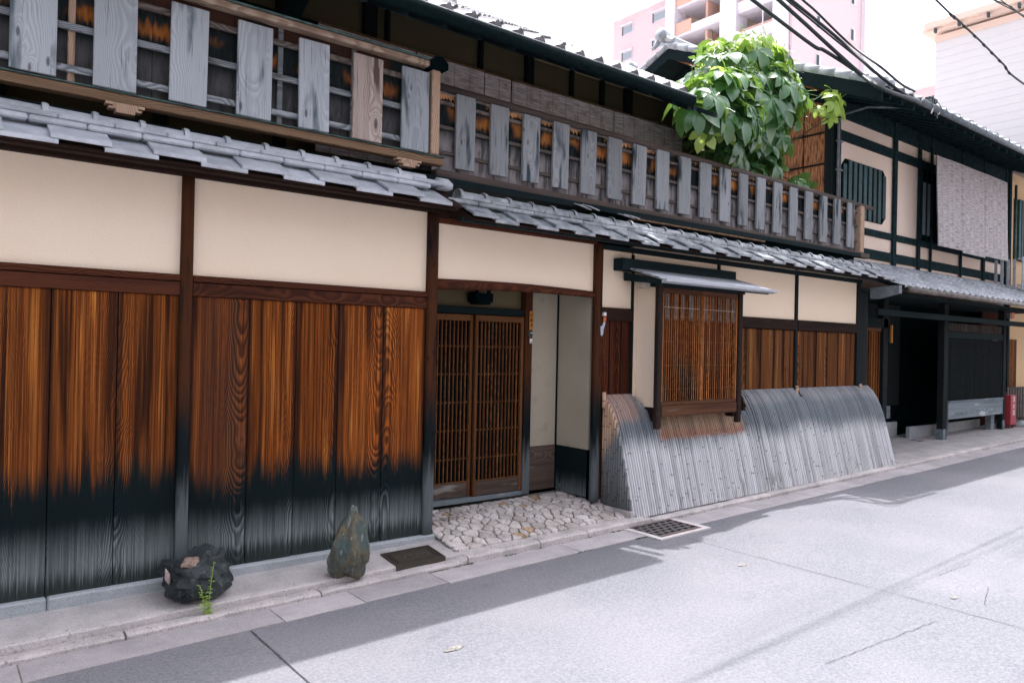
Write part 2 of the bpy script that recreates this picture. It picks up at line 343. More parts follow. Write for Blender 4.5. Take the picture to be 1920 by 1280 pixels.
def bamboo_mat():
    k = N('weathered_bamboo', .5, .35); p = k.xyz(k.pos()); r = k.rand()
    r2 = k.m('FRACT', k.m('MULTIPLY', r, 31.7))
    s = k.noise(k.vec(k.m('MULTIPLY', p[0], 60), 1.0, k.m('MULTIPLY', p[2], 3)), 1, 3, .6)
    b = k.noise(k.vec(k.m('MULTIPLY', p[0], 1.6), 1.0, k.m('MULTIPLY', p[2], 1.0)), 1, 2)
    zz = k.m('ADD', p[2], k.m('MULTIPLY', k.m('SUBTRACT', s, .5), .16))
    zz = k.m('ADD', zz, k.m('MULTIPLY', k.m('SUBTRACT', b, .5), .30))
    silver = k.mix(s, (.72, .73, .755), (.36, .38, .40))
    blue = k.mix(s, (.20, .235, .26), (.09, .115, .135))
    c = k.mix(k.step(zz, .68, .92), silver, blue)
    c = k.mix(k.m('MULTIPLY', k.step(zz, 1.06, 1.2), .7), c, (.30, .305, .32))
    grn = k.noise(k.vec(k.m('MULTIPLY', p[0], 14), 1.0, k.m('MULTIPLY', p[2], 4)), 1, 2)
    c = k.mix(k.m('MULTIPLY', k.m('MULTIPLY', k.step(grn, .55, .7), k.step(zz, .5, .3)), .6), c, (.13, .15, .14))
    red = k.m('MULTIPLY', k.step(zz, .96, 1.08), k.step(p[0], 5.25, 5.05))
    c = k.mix(k.m('MULTIPLY', red, .8), c, (.38, .25, .20))
    # dry, still tan where the bay window keeps the rain off
    z3 = k.m('ADD', p[2], k.m('MULTIPLY', k.m('SUBTRACT', s, .5), .10))
    dry = k.m('MULTIPLY', k.m('MULTIPLY', k.step(p[0], 5.30, 5.40), k.step(p[0], 6.72, 6.62)), k.step(z3, .80, .86))
    tan = k.mix(s, (.44, .32, .22), (.26, .17, .11))
    tan = k.mix(k.step(z3, .95, .86), tan, (.33, .17, .11))
    c = k.mix(dry, c, tan)
    # nodes
    q = k.m('FRACT', k.m('ADD', k.m('DIVIDE', p[2], k.m('ADD', .22, k.m('MULTIPLY', r, .3))), r2))
    nd = k.m('MULTIPLY', k.step(k.m('ABSOLUTE', k.m('SUBTRACT', q, .5)), .026, .008), k.step(r2, .35, .55))
    c = k.mix(k.m('MULTIPLY', nd, .6), c, (.07, .08, .09))
    br = k.m('ADD', .62, k.m('MULTIPLY', k.m('POWER', r, .6), .55)); c = k.mix(1.0, c, k.vec(br, br, br), 'MULTIPLY')
    k.bump(k.m('ADD', s, nd), .3, .003)
    return k.out(c)
M['bamboo'] = bamboo_mat()
def pole_mat():
    k = N('bamboo_pole', .5, .3); p = k.xyz(k.pos()); r = k.rand()
    s = k.noise(k.vec(k.m('MULTIPLY', p[1], 80), k.m('MULTIPLY', p[0], 80), k.m('MULTIPLY', p[2], 3)), 1, 3)
    yy = k.m('ADD', k.m('ADD', p[2], k.m('MULTIPLY', p[1], 1.4)), k.m('MULTIPLY', s, .35))
    c = k.mix(k.step(yy, .72, .98), k.mix(s, (.05, .07, .075), (.26, .27, .28)), (.50, .33, .22))
    q = k.m('FRACT', k.m('ADD', k.m('DIVIDE', p[2], .21), r))
    nd = k.step(k.m('ABSOLUTE', k.m('SUBTRACT', q, .5)), .04, .015)
    c = k.mix(k.m('MULTIPLY', nd, .7), c, (.04, .04, .04))
    k.bump(nd, .5, .004); return k.out(c)
M['pole'] = pole_mat()

def blindmat(name, warm, lum=1.0):
    k = N(name, .9, .1); p = k.xyz(k.pos())
    row = k.noise(k.vec(k.m('MULTIPLY', p[0], 5), 2.0, k.m('MULTIPLY', p[2], 130)), 1, 2, .7)
    n = k.noise(k.pos(), 7, 3, .6)
    c = k.mix(k.step(row, .36, .60), (.34 * lum, .31 * lum, .31 * lum), (.82 * lum, .77 * lum, .78 * lum))
    c = k.mix(k.m('MULTIPLY', k.m('MULTIPLY', k.step(n, .52, .7), k.step(row, .4, .6)), warm), c, (.34, .19, .10))
    st = k.m('ABSOLUTE', k.m('SUBTRACT', k.m('FRACT', k.m('DIVIDE', p[0], .17)), .5))
    c = k.mix(k.m('MULTIPLY', k.step(st, .46, .49), .5), c, (.10, .09, .09))
    return k.out(c)
M['blind'] = blindmat('reed_blind', .8)
M['blind_grey'] = blindmat('grey_reed_blind', .15, .62)
def reedmat():
    k = N('brushwood_reed', .9, .1); p = k.xyz(k.pos())
    s = k.noise(k.vec(3.0, k.m('MULTIPLY', p[1], 70), k.m('MULTIPLY', p[2], 6)), 1, 3, .7)
    n = k.noise(k.pos(), 4, 3)
    c = k.mix(k.step(s, .35, .65), (.12, .045, .022), (.55, .26, .13)); c = k.mix(k.m('MULTIPLY', k.step(n, .5, .7), .4), c, (.10, .05, .035))
    k.bump(s, .7, .01); return k.out(c)
M['reed'] = reedmat()
def leafmat(name, a, b, tr):
    k = N(name, .27, 1.0); o = k.xyz(k.obj()); r = k.rand()
    n = k.noise(k.pos(), 6, 2)
    vein = k.m('ABSOLUTE', k.m('SUBTRACT', k.m('FRACT', k.m('MULTIPLY', k.m('ADD', k.m('ABSOLUTE', o[0]), k.m('ABSOLUTE', o[1])), 42)), .5))
    c = k.mix(n, a, b); c = k.mix(k.m('MULTIPLY', r, .5), c, tuple(min(1, q * 1.6) for q in b))
    k.c(c, k.b.inputs['Base Color']); k.bump(vein, .25, .006)
    t = k.n('BsdfTranslucent'); k.c(k.mix(.5, c, (.40, .62, .06)), t.inputs[0])
    mx = k.n('MixShader'); mx.inputs[0].default_value = tr
    k.l(k.b.outputs[0], mx.inputs[1]); k.l(t.outputs[0], mx.inputs[2]); k.l(mx.outputs[0], k.t.nodes['Material Output'].inputs[0])
    return k.mat
M['leaf'] = leafmat('broad_leaf', (.022, .080, .048), (.060, .17, .05), .28)
M['leaf_young'] = leafmat('young_or_sunlit_leaf', (.26, .42, .07), (.46, .60, .16), .5)  # weed green, also the crown top with sunlight put into its colour
M['bark'] = plain('bark', (.13, .10, .07), .9, .1, .3, 20, .5)
M['blackrock'] = stonemat('black_charred_rock', (.010, .016, .018), (.05, .06, .064), 0, 35, True, .55, 0, 1.0)
def rock2():
    k = N('mossy_blue_stone', .6, .35); p = k.pos(); s = k.xyz(p)
    n = k.noise(p, 8, 4, .6); n2 = k.noise(p, 45, 4, .7); v = k.noise(k.vec(k.m('MULTIPLY', s[0], 22), k.m('MULTIPLY', s[1], 22), k.m('MULTIPLY', s[2], 4)), 1, 4, .6, 1.5)
    c = k.mix(k.step(n, .35, .65), (.055, .085, .082), (.115, .095, .055))
    c = k.mix(k.m('MULTIPLY', k.step(n2, .5, .7), .5), c, (.03, .04, .038))
    c = k.mix(k.m('MULTIPLY', k.m('MULTIPLY', k.step(v, .60, .66), k.step(v, .74, .67)), .6), c, (.34, .36, .34))
    c = k.mix(k.m('MULTIPLY', k.m('MULTIPLY', k.step(s[2], .575, .62), k.step(n2, .45, .6)), .5), c, (.34, .36, .36))
    k.bump(k.m('ADD', n, n2), .7, .015); return k.out(c)
M['rock'] = rock2()
M['rockpatch'] = stonemat('broken_rock_face', (.14, .095, .07), (.30, .23, .19), 0, 60, objvar=0)
M['rockpink'] = stonemat('pink_rock_face', (.40, .31, .31), (.55, .45, .45), 0, 60, objvar=0)
def tower(name, a, b, s=3.0):
    k = N(name, .85, .2); n = k.noise(k.pos(), s, 3); return k.out(k.mix(n, a, b))
M['apt_pink'] = tower('pink_tile_cladding', (.64, .50, .51), (.70, .56, .57))
M['apt_white'] = tower('white_concrete', (.70, .67, .72), (.76, .73, .78))
M['apt_orange'] = tower('orange_parapet', (.66, .40, .31), (.70, .45, .36))
M['apt_cream'] = tower('cream_recess_wall', (.58, .50, .38), (.62, .53, .42))
M['apt_dark'] = tower('dark_window', (.06, .08, .09), (.09, .11, .12))
M['winframe'] = tower('pale_frame', (.6, .58, .6), (.65, .62, .65))
def glassm():
    k = N('window_glass', .12, .6); return k.out((.30, .34, .38))
M['glass'] = glassm()
def siding():
    k = N('white_siding', .6, .3); p = k.xyz(k.pos()); n = k.noise(k.pos(), 3, 3)
    c = k.mix(n, (.70, .68, .68), (.76, .73, .73))
    return k.out(c)
M['siding'] = siding()
M['trim'] = tower('peach_trim', (.78, .60, .50), (.82, .64, .54))

# ------------------------------------------------------------------ mesh helpers
class MB:
    def __init__(s): s.v = []; s.f = []
    def add(s, vs, fs):
        b = len(s.v); s.v += [tuple(x) for x in vs]; s.f += [tuple(i + b for i in f) for f in fs]; return s
    def box(s, x0, x1, y0, y1, z0, z1):
        return s.add([(x0, y0, z0), (x1, y0, z0), (x1, y1, z0), (x0, y1, z0), (x0, y0, z1), (x1, y0, z1), (x1, y1, z1), (x0, y1, z1)],
                     [(0, 3, 2, 1), (4, 5, 6, 7), (0, 1, 5, 4), (1, 2, 6, 5), (2, 3, 7, 6), (3, 0, 4, 7)])
    def cbox(s, x0, x1, y0, y1, z0, z1, c=.004):
        c = min(c, (x1 - x0) * .3, (y1 - y0) * .3, (z1 - z0) * .3)
        b = len(s.v); X = (x0, x1); Y = (y0, y1); Z = (z0, z1); idx = {}
        for i in (0, 1):
            for j in (0, 1):
                for k in (0, 1):
                    sx, sy, sz = (1, -1)[i], (1, -1)[j], (1, -1)[k]
                    for a in range(3):
                        p = [X[i] + sx * c, Y[j] + sy * c, Z[k] + sz * c]; p[a] = (X, Y, Z)[a][(i, j, k)[a]]
                        idx[(i, j, k, a)] = len(s.v); s.v.append(tuple(p))
        g = lambda i, j, k, a: idx[(i, j, k, a)]
        F = [[g(0, 0, 0, 0), g(0, 0, 1, 0), g(0, 1, 1, 0), g(0, 1, 0, 0)], [g(1, 0, 0, 0), g(1, 1, 0, 0), g(1, 1, 1, 0), g(1, 0, 1, 0)],
             [g(0, 0, 0, 1), g(1, 0, 0, 1), g(1, 0, 1, 1), g(0, 0, 1, 1)], [g(0, 1, 0, 1), g(0, 1, 1, 1), g(1, 1, 1, 1), g(1, 1, 0, 1)],
             [g(0, 0, 0, 2), g(0, 1, 0, 2), g(1, 1, 0, 2), g(1, 0, 0, 2)], [g(0, 0, 1, 2), g(1, 0, 1, 2), g(1, 1, 1, 2), g(0, 1, 1, 2)]]
        cen = Vector(((x0 + x1) / 2, (y0 + y1) / 2, (z0 + z1) / 2))
        E = []
        for a in range(3):
            o = [q for q in range(3) if q != a]
            for u in (0, 1):
                for t in (0, 1):
                    k0 = [0, 0, 0]; k0[o[0]] = u; k0[o[1]] = t; k1 = list(k0); k1[a] = 1
                    E.append([g(*k0, o[0]), g(*k1, o[0]), g(*k1, o[1]), g(*k0, o[1])])
        for i in (0, 1):
            for j in (0, 1):
                for k in (0, 1): E.append([g(i, j, k, 0), g(i, j, k, 1), g(i, j, k, 2)])
        for f in F + E:
            p = [Vector(s.v[q]) for q in f]; nn = (p[1] - p[0]).cross(p[2] - p[0])
            if nn.dot(sum(p, Vector()) / len(p) - cen) < 0: f.reverse()
            s.f.append(tuple(f))
        return s
    def tube(s, pts, r, seg=8, caps=True):
        pts = [Vector(p) for p in pts]; n = len(pts); rr = r if isinstance(r, (list, tuple)) else [r] * n
        rings = []
        for i, p in enumerate(pts):
            d = (pts[min(i + 1, n - 1)] - pts[max(i - 1, 0)]).normalized()
            a = d.cross(Vector((0, 0, 1)));
            if a.length < .05: a = d.cross(Vector((1, 0, 0)))
            a.normalize(); b = d.cross(a)
            rings.append([p + (a * math.cos(2 * math.pi * q / seg) + b * math.sin(2 * math.pi * q / seg)) * rr[i] for q in range(seg)])
        base = len(s.v)
        for R in rings: s.v += [tuple(q) for q in R]
        for i in range(n - 1):
            for q in range(seg):
                a = base + i * seg + q; b = base + i * seg + (q + 1) % seg
                s.f.append((a, b, b + seg, a + seg))
        if caps: s.f.append(tuple(base + q for q in range(seg))[::-1]); s.f.append(tuple(base + (n - 1) * seg + q for q in range(seg)))
        return s
    def prism(s, poly, ax, a0, a1):
        """poly in the two other axes, extruded along axis ax"""
        n = len(poly)
        def P(p, a): return {'x': (a, p[0], p[1]), 'y': (p[0], a, p[1]), 'z': (p[0], p[1], a)}[ax]
        return s.add([P(p, a0) for p in poly] + [P(p, a1) for p in poly],
                     [tuple(range(n))[::-1], tuple(range(n, 2 * n))] + [(i, (i + 1) % n, n + (i + 1) % n, n + i) for i in range(n)])
    def mesh(s, name, mat, smooth=False):
        me = bpy.data.meshes.new(name); me.from_pydata(s.v, [], s.f); me.validate()
        if mat: me.materials.append(mat if not isinstance(mat, str) else M[mat])
        if smooth: me.shade_smooth()
        return me

W = {}   # world location of every object, to place children
def put(name, me, loc, parent=None, rot=None, scale=None, **props):
    o = bpy.data.objects.new(name, me); COL.objects.link(o)
    L = Vector(loc); W[o.name] = L
    if parent is not None: o.parent = parent; o.location = L - W[parent.name]
    else: o.location = L
    if rot: o.rotation_euler = rot
    if scale: o.scale = scale
    for k_, v_ in props.items(): o[k_] = v_
    return o
def thing(name, loc, label, cat, group=None):
    o = put(name, None, loc); o.empty_display_size = .2; o['label'] = label; o['category'] = cat
    if group: o['group'] = group
    return o
cache = {}
def bx(name, x0, x1, y0, y1, z0, z1, mat, parent=None, c=.004, zo=None, **pr):
    """chamfered box object with its own origin at its centre"""
    cx, cy, cz = (x0 + x1) / 2, (y0 + y1) / 2, (z0 + z1) / 2
    key = (round(x1 - x0, 4), round(y1 - y0, 4), round(z1 - z0, 4), mat, c)
    if key not in cache:
        m = MB(); hx, hy, hz = (x1 - x0) / 2, (y1 - y0) / 2, (z1 - z0) / 2
        (m.cbox(-hx, hx, -hy, hy, -hz, hz, c) if c else m.box(-hx, hx, -hy, hy, -hz, hz)); cache[key] = m.mesh(name, mat)
    return put(name, cache[key], (cx, cy, cz), parent, **pr)
def part(name, mb, mat, parent=None, org=(0, 0, 0), smooth=False, **pr):
    o = Vector(org); mb.v = [tuple(Vector(v) - o) for v in mb.v]
    return put(name, mb.mesh(name, mat, smooth), org, parent, **pr)
def textmesh(s, size, depth=.0015):
    cu_ = bpy.data.curves.new('lettering', 'FONT'); cu_.body = s; cu_.size = size; cu_.extrude = depth; cu_.align_x = 'CENTER'; cu_.align_y = 'CENTER'
    t = bpy.data.objects.new('lettering', cu_); COL.objects.link(t)
    dg = bpy.context.evaluated_depsgraph_get(); dg.update()
    me = bpy.data.meshes.new_from_object(t.evaluated_get(dg)); bpy.data.objects.remove(t); return me

# ------------------------------------------------------------------ ground
roadz = lambda X: .07 + .0165 * min(max(X, -20), 40)
kerbz = lambda X: .100 + .0175 * min(max(X, -20), 40)
pavez = lambda X: .168 + .0122 * min(max(X, -20), 40)
def sheet(name, xs, ys, zf, mat, **pr):
    m = MB(); nx, ny = len(xs), len(ys)
    m.v = [(x, y, zf(x, y)) for x in xs for y in ys]
    m.f = [(i * ny + j, (i + 1) * ny + j, (i + 1) * ny + j + 1, i * ny + j + 1) for i in range(nx - 1) for j in range(ny - 1)]
    return part(name, m, mat, None, **pr)
xs = [-400, -20] + list(range(-10, 41, 2)) + [400]
sheet('ground', [-400, -20, 40, 400], [-400, -9, 60, 400], lambda x, y: roadz(x) - .06, 'pave', kind='structure')
sheet('road', xs, [-8.4, -4, -.73, -.40], lambda x, y: roadz(x), 'road', kind='structure')
# gutter slabs
gut = sheet('gutter', xs, [-.725, -.44], lambda x, y: roadz(x) + .001, 'mortar', kind='structure')
gj = [-6, -4.4, -3.2, -2.0, -.9, .38, 1.62, 2.12, 2.72, 3.9, 4.66, 5.26, 6.2, 7.2, 8.2, 9.2, 10.2, 11.3, 12.4, 13.6, 14.8, 16, 17.2, 18.4, 20]
for a, b in zip(gj[:-1], gj[1:]):
    if a == 4.66: continue
    e = rnd.uniform(-.006, .012)
    m = MB(); y0 = -.73 + e
    for x in (a + .004, b - .004):
        pass
    m.add([(a + .004, y0, roadz(a) - .03), (b - .004, y0, roadz(b) - .03), (b - .004, -.47, roadz(b) - .03), (a + .004, -.47, roadz(a) - .03),
           (a + .004, y0, roadz(a) + .006), (b - .004, y0, roadz(b) + .006), (b - .004, -.47, roadz(b) + .002), (a + .004, -.47, roadz(a) + .002)],
          [(0, 3, 2, 1), (4, 5, 6, 7), (0, 1, 5, 4), (1, 2, 6, 5), (2, 3, 7, 6), (3, 0, 4, 7)])
    part('gutter_slab', m, 'gutter_slab', gut, ((a + b) / 2, -.6, roadz(a)))
# pavement (rises toward the gate and the right-hand house)
def pz(x, y): return pavez(x) + .006 + (min(y, -.06) + .06) * .12
pav = sheet('pavement', [x for x in xs if x >= -20 and x <= 40], [-.365, -.06, .3, .9], pz, 'pave', kind='structure')
m = MB(); X0, X1 = -20, 40
for i in range(0, 441):
    x = -4 + i * .05; q = mnoise.noise(Vector((x * 2.3, 0, 7))) * .012 + mnoise.noise(Vector((x * 9, 0, 7))) * .005
    m.v += [(x, -.325 + q * .5, pz(x, -.325) + .002), (x, -.366 + q, pz(x, -.366) + .003), (x, -.374 + q, pz(x, -.366) - .006), (x, -.378 + q, pz(x, -.366) - .08)]
for i in range(440):
    for j in range(3): a = i * 4 + j; m.f.append((a, a + 1, a + 5, a + 4))
part('pavement_edge', m, 'lip', pav, (0, -.37, .1))
kerb = part('kerb', MB().add([(-20, -.46, kerbz(-20) - .04), (40, -.46, kerbz(40) - .04), (40, -.37, kerbz(40) - .03), (-20, -.37, kerbz(-20) - .03)], [(0, 1, 2, 3)]), 'mortar', kind='structure')
kj = [-6, -5, -4, -3.1, -2.0, -1.1, -.1, .86, 1.95, 3.05, 3.72, 4.22, 4.98, 5.9, 6.8, 7.7, 8.6, 9.5, 10.4, 11.3, 12.2, 13.2, 14.2, 15.2, 16.2, 17.2, 18.2, 19.2]
def kerb_stone(a, b):
    n = max(3, int((b - a) / .05)); m = MB(); prof = [(-.472, -.06), (-.474, -.012), (-.462, -.002), (-.44, .002), (-.392, .0), (-.382, -.008), (-.380, -.05)]
    for i in range(n + 1):
        x = a + .005 + (b - a - .01) * i / n; e = .004 if i in (0, n) else 0
        lift = .022 if 3.0 < x < 5.0 else 0
        for (y, z) in prof:
            q = mnoise.noise(Vector((x * 9, y * 30, 3))) * .007
            yy = y - (0 if y < -.4 else -.0); 
            if y > -.395 and 3.0 < x < 5.0: yy += .05
            m.v.append((x, yy + q * (1 if y < -.45 else .3), kerbz(x) + z + lift + q * .8 - e))
    k = len(prof)
    for i in range(n):
        for j in range(k - 1):
            a0 = i * k + j; m.f.append((a0, a0 + k, a0 + k + 1, a0 + 1))
    m.f.append(tuple(range(k))); m.f.append(tuple(n * k + j for j in range(k))[::-1])
    part('kerb_stone', m, 'kerb', kerb, ((a + b) / 2, -.42, kerbz(a)), smooth=False)
for a, b in zip(kj[:-1], kj[1:]): kerb_stone(a, b)
# road joints, cracks and paint remnants
def ribbon(name, pts, wd, mat, dz=.004, **pr):
    m = MB(); v = [Vector((p[0], p[1], roadz(p[0]) + dz)) for p in pts]
    for i, p in enumerate(v):
        d = (v[min(i + 1, len(v) - 1)] - v[max(0, i - 1)]); nrm = Vector((-d.y, d.x, 0)).normalized()
        ww = wd * (.5 + .5 * rnd.random()); m.v += [tuple(p - nrm * ww / 2), tuple(p + nrm * ww / 2)]
    m.f = [(2 * i, 2 * i + 2, 2 * i + 3, 2 * i + 1) for i in range(len(v) - 1)]
    return part(name, m, mat, None, tuple(v[0]), **pr)
def wob(x0, y0, x1, y1, n, a):
    return [(x0 + (x1 - x0) * i / n + rnd.uniform(-a, a), y0 + (y1 - y0) * i / n + rnd.uniform(-a, a)) for i in range(n + 1)]
ribbon('road_joint', wob(1.425, -.74, 1.43, -1.7, 30, .002), .011, 'crack', kind='structure')
ribbon('road_joint', wob(1.43, -1.7, 1.45, -5, 40, .002), .005, 'crack', kind='structure')
ribbon('road_joint', wob(4.86, -.96, 4.87, -3.3, 60, .0025), .006, 'crack', kind='structure')
ribbon('road_joint', wob(4.87, -3.3, 4.88, -5, 30, .0025), .004, 'crack', kind='structure')
ribbon('road_crack', wob(4.60, -2.95, 3.55, -2.86, 60, .006), .004, 'crack', kind='structure')
ribbon('road_crack', wob(5.5, -2.6, 5.95, -2.62, 26, .006), .004, 'crack', kind='structure')
ribbon('road_crack', wob(5.1, -3.02, 5.5, -2.9, 22, .006), .0035, 'crack', kind='structure')
for (x, y, s) in ((2.18, -1.60, .062), (4.61, -1.645, .055), (5.1, -2.85, .04)):
    m = MB(); n = 14; m.v = [(x + math.cos(t * 2 * math.pi / n) * s * rnd.uniform(.75, 1.1), y + math.sin(t * 2 * math.pi / n) * s * .42 * rnd.uniform(.7, 1.1), roadz(x) + .004) for t in range(n)]; m.f = [tuple(range(n))]
    part('paint_mark', m, 'paint', None, (x, y, roadz(x)), kind='structure')
# moss along the kerb joint
m = MB()
def tuft(x, y, z, s):
    for _ in range(5):
        a = rnd.uniform(0, 6.28); d = Vector((math.cos(a), math.sin(a), 0)) * s * rnd.uniform(.4, 1)
        h = s * rnd.uniform(.25, .8); b = len(m.v); t = Vector((-d.y, d.x, 0)) * .5
        p = Vector((x, y, z)) + Vector((rnd.uniform(-s, s), rnd.uniform(-s, s) * .4, 0))
        m.v += [tuple(p - t), tuple(p + t), tuple(p + d + Vector((0, 0, h)))]; m.f.append((b, b + 1, b + 2))
for (a, b, y, n) in ((.3, .75, -.375, 60), (.95, 1.5, -.375, 90), (1.5, 2.0, -.376, 40), (2.6, 3.1, -.475, 70), (3.1, 4.7, -.335, 330), (3.0, 4.4, -.478, 110), (4.5, 4.66, -.735, 30), (3.85, 4.0, -.735, 20), (4.3, 4.95, -.48, 60), (5.0, 9, -.478, 120)):
    for _ in range(n):
        x = rnd.uniform(a, b); g = mnoise.noise(Vector((x * 6, y, 1)))
        if g < -.12: continue
        z = (kerbz(x) + (.012 if y == -.335 else -.012)) if y > -.45 else roadz(x) + .004
        tuft(x, y + rnd.uniform(-.008, .008), z, rnd.uniform(.005, .012))
part('moss', m, 'moss', kind='stuff', label='green moss growing in the kerb joints', category='moss')

# ------------------------------------------------------------------ HOUSE 1
H = thing('wooden_townhouse', (4.0, 0, .2), 'old two-storey wooden townhouse with charred boards, cream plaster and tiled eaves, in front', 'house')
# plinth
pl = [-2, .56, 3.045]
for a, b in ((-1.9, -.6), (-.6, .545), (.549, 3.045)):
    bx('plinth_stone', a, b, -.06, .05, .10, .25, 'granite', H, c=.010)
for a, b in ((4.80, 6.5), (6.504, 8.2), (8.204, 9.45)): bx('plinth_stone', a, b, .0, .06, .15, .33, 'granite', H, c=.006)
# charred boards
def boards(js, z0, z1, mat, y=0.0, gap=.005, dark=None):
    for i, (a, b) in enumerate(zip(js[:-1], js[1:])):
        yo = rnd.uniform(-.004, .003)
        m = MB().cbox(a + gap / 2, b - gap / 2, y - .012 + yo, y + .02, z0, z1, .003)
        ob = part('board', m, mat, H, ((a + b) / 2, y, z0)); dv = dark[i] if dark else 0; ob.color = (1 - dv, 1, 1, 1)
boards([-1.9, -1.6, -1.25, -.92, -.60], .25, 1.935, 'board_left')
boards([-.53, -.12, .21, .541, .872, 1.206], .25, 1.935, 'board_left')
boards([1.272, 1.627, 1.938, 2.243, 2.589, 2.938], .25, 1.935, 'board_mid', dark=[.62, .1, .05, .28, .22])
boards([4.768, 4.90, 5.045, 5.172], .30, 1.93, 'board_red', .012, dark=[.3, .3, .3])
boards([6.52, 6.75, 7.0, 7.27, 7.52, 7.73, 7.935], .33, 1.91, 'board_right', .01)
boards([7.99, 8.24, 8.42, 8.66, 8.93, 9.12, 9.352], .33, 1.91, 'board_right', .01)
# posts (slightly wavy logs)
def log(x, w_, z0, z1, mat='post', y=-.02, d=.06, wav=.006, seg=10):
    n = 22; m = MB(); k = 8
    for i in range(n + 1):
        z = z0 + (z1 - z0) * i / n
        ox = mnoise.noise(Vector((x * 3, z * 1.3, 5))) * wav; ow = 1 + mnoise.noise(Vector((x * 3, z * 2.1, 9))) * wav * 12
        for q in range(k):
            a = math.pi * 2 * (q + .5) / k; cs, sn = math.cos(a), math.sin(a)
            sx = math.copysign(abs(cs) ** .45, cs); sy = math.copysign(abs(sn) ** .45, sn)
            m.v.append((x + ox + sx * w_ / 2 * ow, y + sy * d / 2, z))
    for i in range(n):
        for q in range(k): m.f.append((i * k + q, i * k + (q + 1) % k, (i + 1) * k + (q + 1) % k, (i + 1) * k + q))
    m.f.append(tuple(range(k))[::-1]); m.f.append(tuple(n * k + q for q in range(k)))
    return part('post', m, mat, H, (x, y, (z0 + z1) / 2), smooth=True)
log(-.565, .07, .25, 2.66); log(1.239, .068, .25, 2.66); log(2.981, .084, .25, 2.66, wav=.007)
log(4.720, .088, .30, 2.60, wav=.003)
for x, w_, z1 in ((5.186, .026, 2.54), (6.487, .036, 2.6), (7.963, .052, 2.6), (9.40, .07, 2.6)):
    bx('post', x - w_ / 2, x + w_ / 2, -.02, .04, .33 if x > 6 else 1.1, z1, 'post_dark', H)
# rails under the plaster
for a, b in ((-1.9, -.60), (-.53, 1.204), (1.274, 2.94)):
    bx('rail_cap', a, b, -.035, .02, 2.022, 2.062, 'rail', H); bx('rail_board', a, b, -.028, .02, 1.936, 2.018, 'rail', H)
for a, b in ((4.765, 5.172), (6.506, 7.936), (7.99, 9.364)):
    bx('rail_board', a, b, -.028, .02, 1.915, 2.034, 'beam', H)
# plaster panels
def panel(a, b, z0, z1, mat='plaster', y=0.0, par=None):
    return bx('plaster_panel', a, b, y, y + .05, z0, z1, mat, par or H, c=.0)
for a, b in ((-1.9, -.60), (-.53, 1.205), (1.273, 2.940)): panel(a, b, 2.062, 2.70)
panel(3.02, 4.678, 2.14, 2.64)
panel(4.763, 5.174, 2.034, 2.60); panel(5.199, 6.47, 1.12, 2.62); panel(6.504, 7.938, 2.034, 2.62); panel(7.989, 9.366, 2.034, 2.62)
# eave beams
bx('eave_beam', -1.9, 3.0, -.055, .04, 2.657, 2.73, 'beam', H)
bx('eave_beam', 3.02, 4.69, -.045, .04, 2.588, 2.625, 'rail', H); bx('eave_beam', 4.75, 9.45, -.035, .04, 2.555, 2.60, 'beam_dark', H)
bx('eave_beam', 3.0, 9.8, -.05, .04, 2.627, 2.68, 'beam', H)
bx('eave_purlin', -1.9, 3.06, -.25, -.18, 2.655, 2.685, 'beam', H); bx('eave_purlin', 3.1, 9.75, -.25, -.18, 2.585, 2.615, 'beam_dark', H)
# log lintel over the gate
m = MB(); pts = []; rr = []
for i in range(17):
    x = 3.0 + 1.70 * i / 16; pts.append((x, -.005, 2.125 + .017 * math.sin(math.pi * i / 16) + (.014 * i / 16))); rr.append(.043 - .014 * i / 16)
m.tube(pts, rr, 10); part('lintel_log', m, 'rail', H, (3.8, 0, 2.13), smooth=True)
# --- gate recess
YB = .46
bx('recess_ceiling', 3.0, 4.69, .03, YB + .05, 2.17, 2.22, 'beam_dark', H)
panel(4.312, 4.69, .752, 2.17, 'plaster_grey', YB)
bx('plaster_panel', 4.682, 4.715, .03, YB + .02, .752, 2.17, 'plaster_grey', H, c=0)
bx('corner_strip', 4.664, 4.681, YB - .014, YB - .001, .34, 2.17, 'black', H)
bx('dado_board', 4.312, 4.664, YB - .012, YB + .02, .35, .747, 'kick', H)
o_ = part('dado_board', MB().cbox(4.670, 4.681, .035, YB - .016, .33, .747, .003), 'dado', H, (4.675, .25, .55))
panel(3.0, 4.225, 1.995, 2.17, 'plaster_up', YB)
bx('door_head', 3.0, 4.225, YB - .06, YB, 1.935, 1.993, 'beam_dark', H); 
part('post', MB().cbox(4.227, 4.310, YB - .075, YB + .02, .34, 2.17, .006), 'post', H, (4.27, YB, 1.2))
bx('threshold', 3.0, 4.226, YB - .07, YB + .02, .335, .375, 'greyboard', H)
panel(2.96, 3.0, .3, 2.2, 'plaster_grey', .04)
bx('recess_wall', 2.955, 2.995, .04, YB + .04, .30, 2.2, 'beam_dark', H, c=0)
bx('dark_interior', 2.96, 4.9, YB + .10, YB + .14, .2, 2.2, 'black', H, c=0)
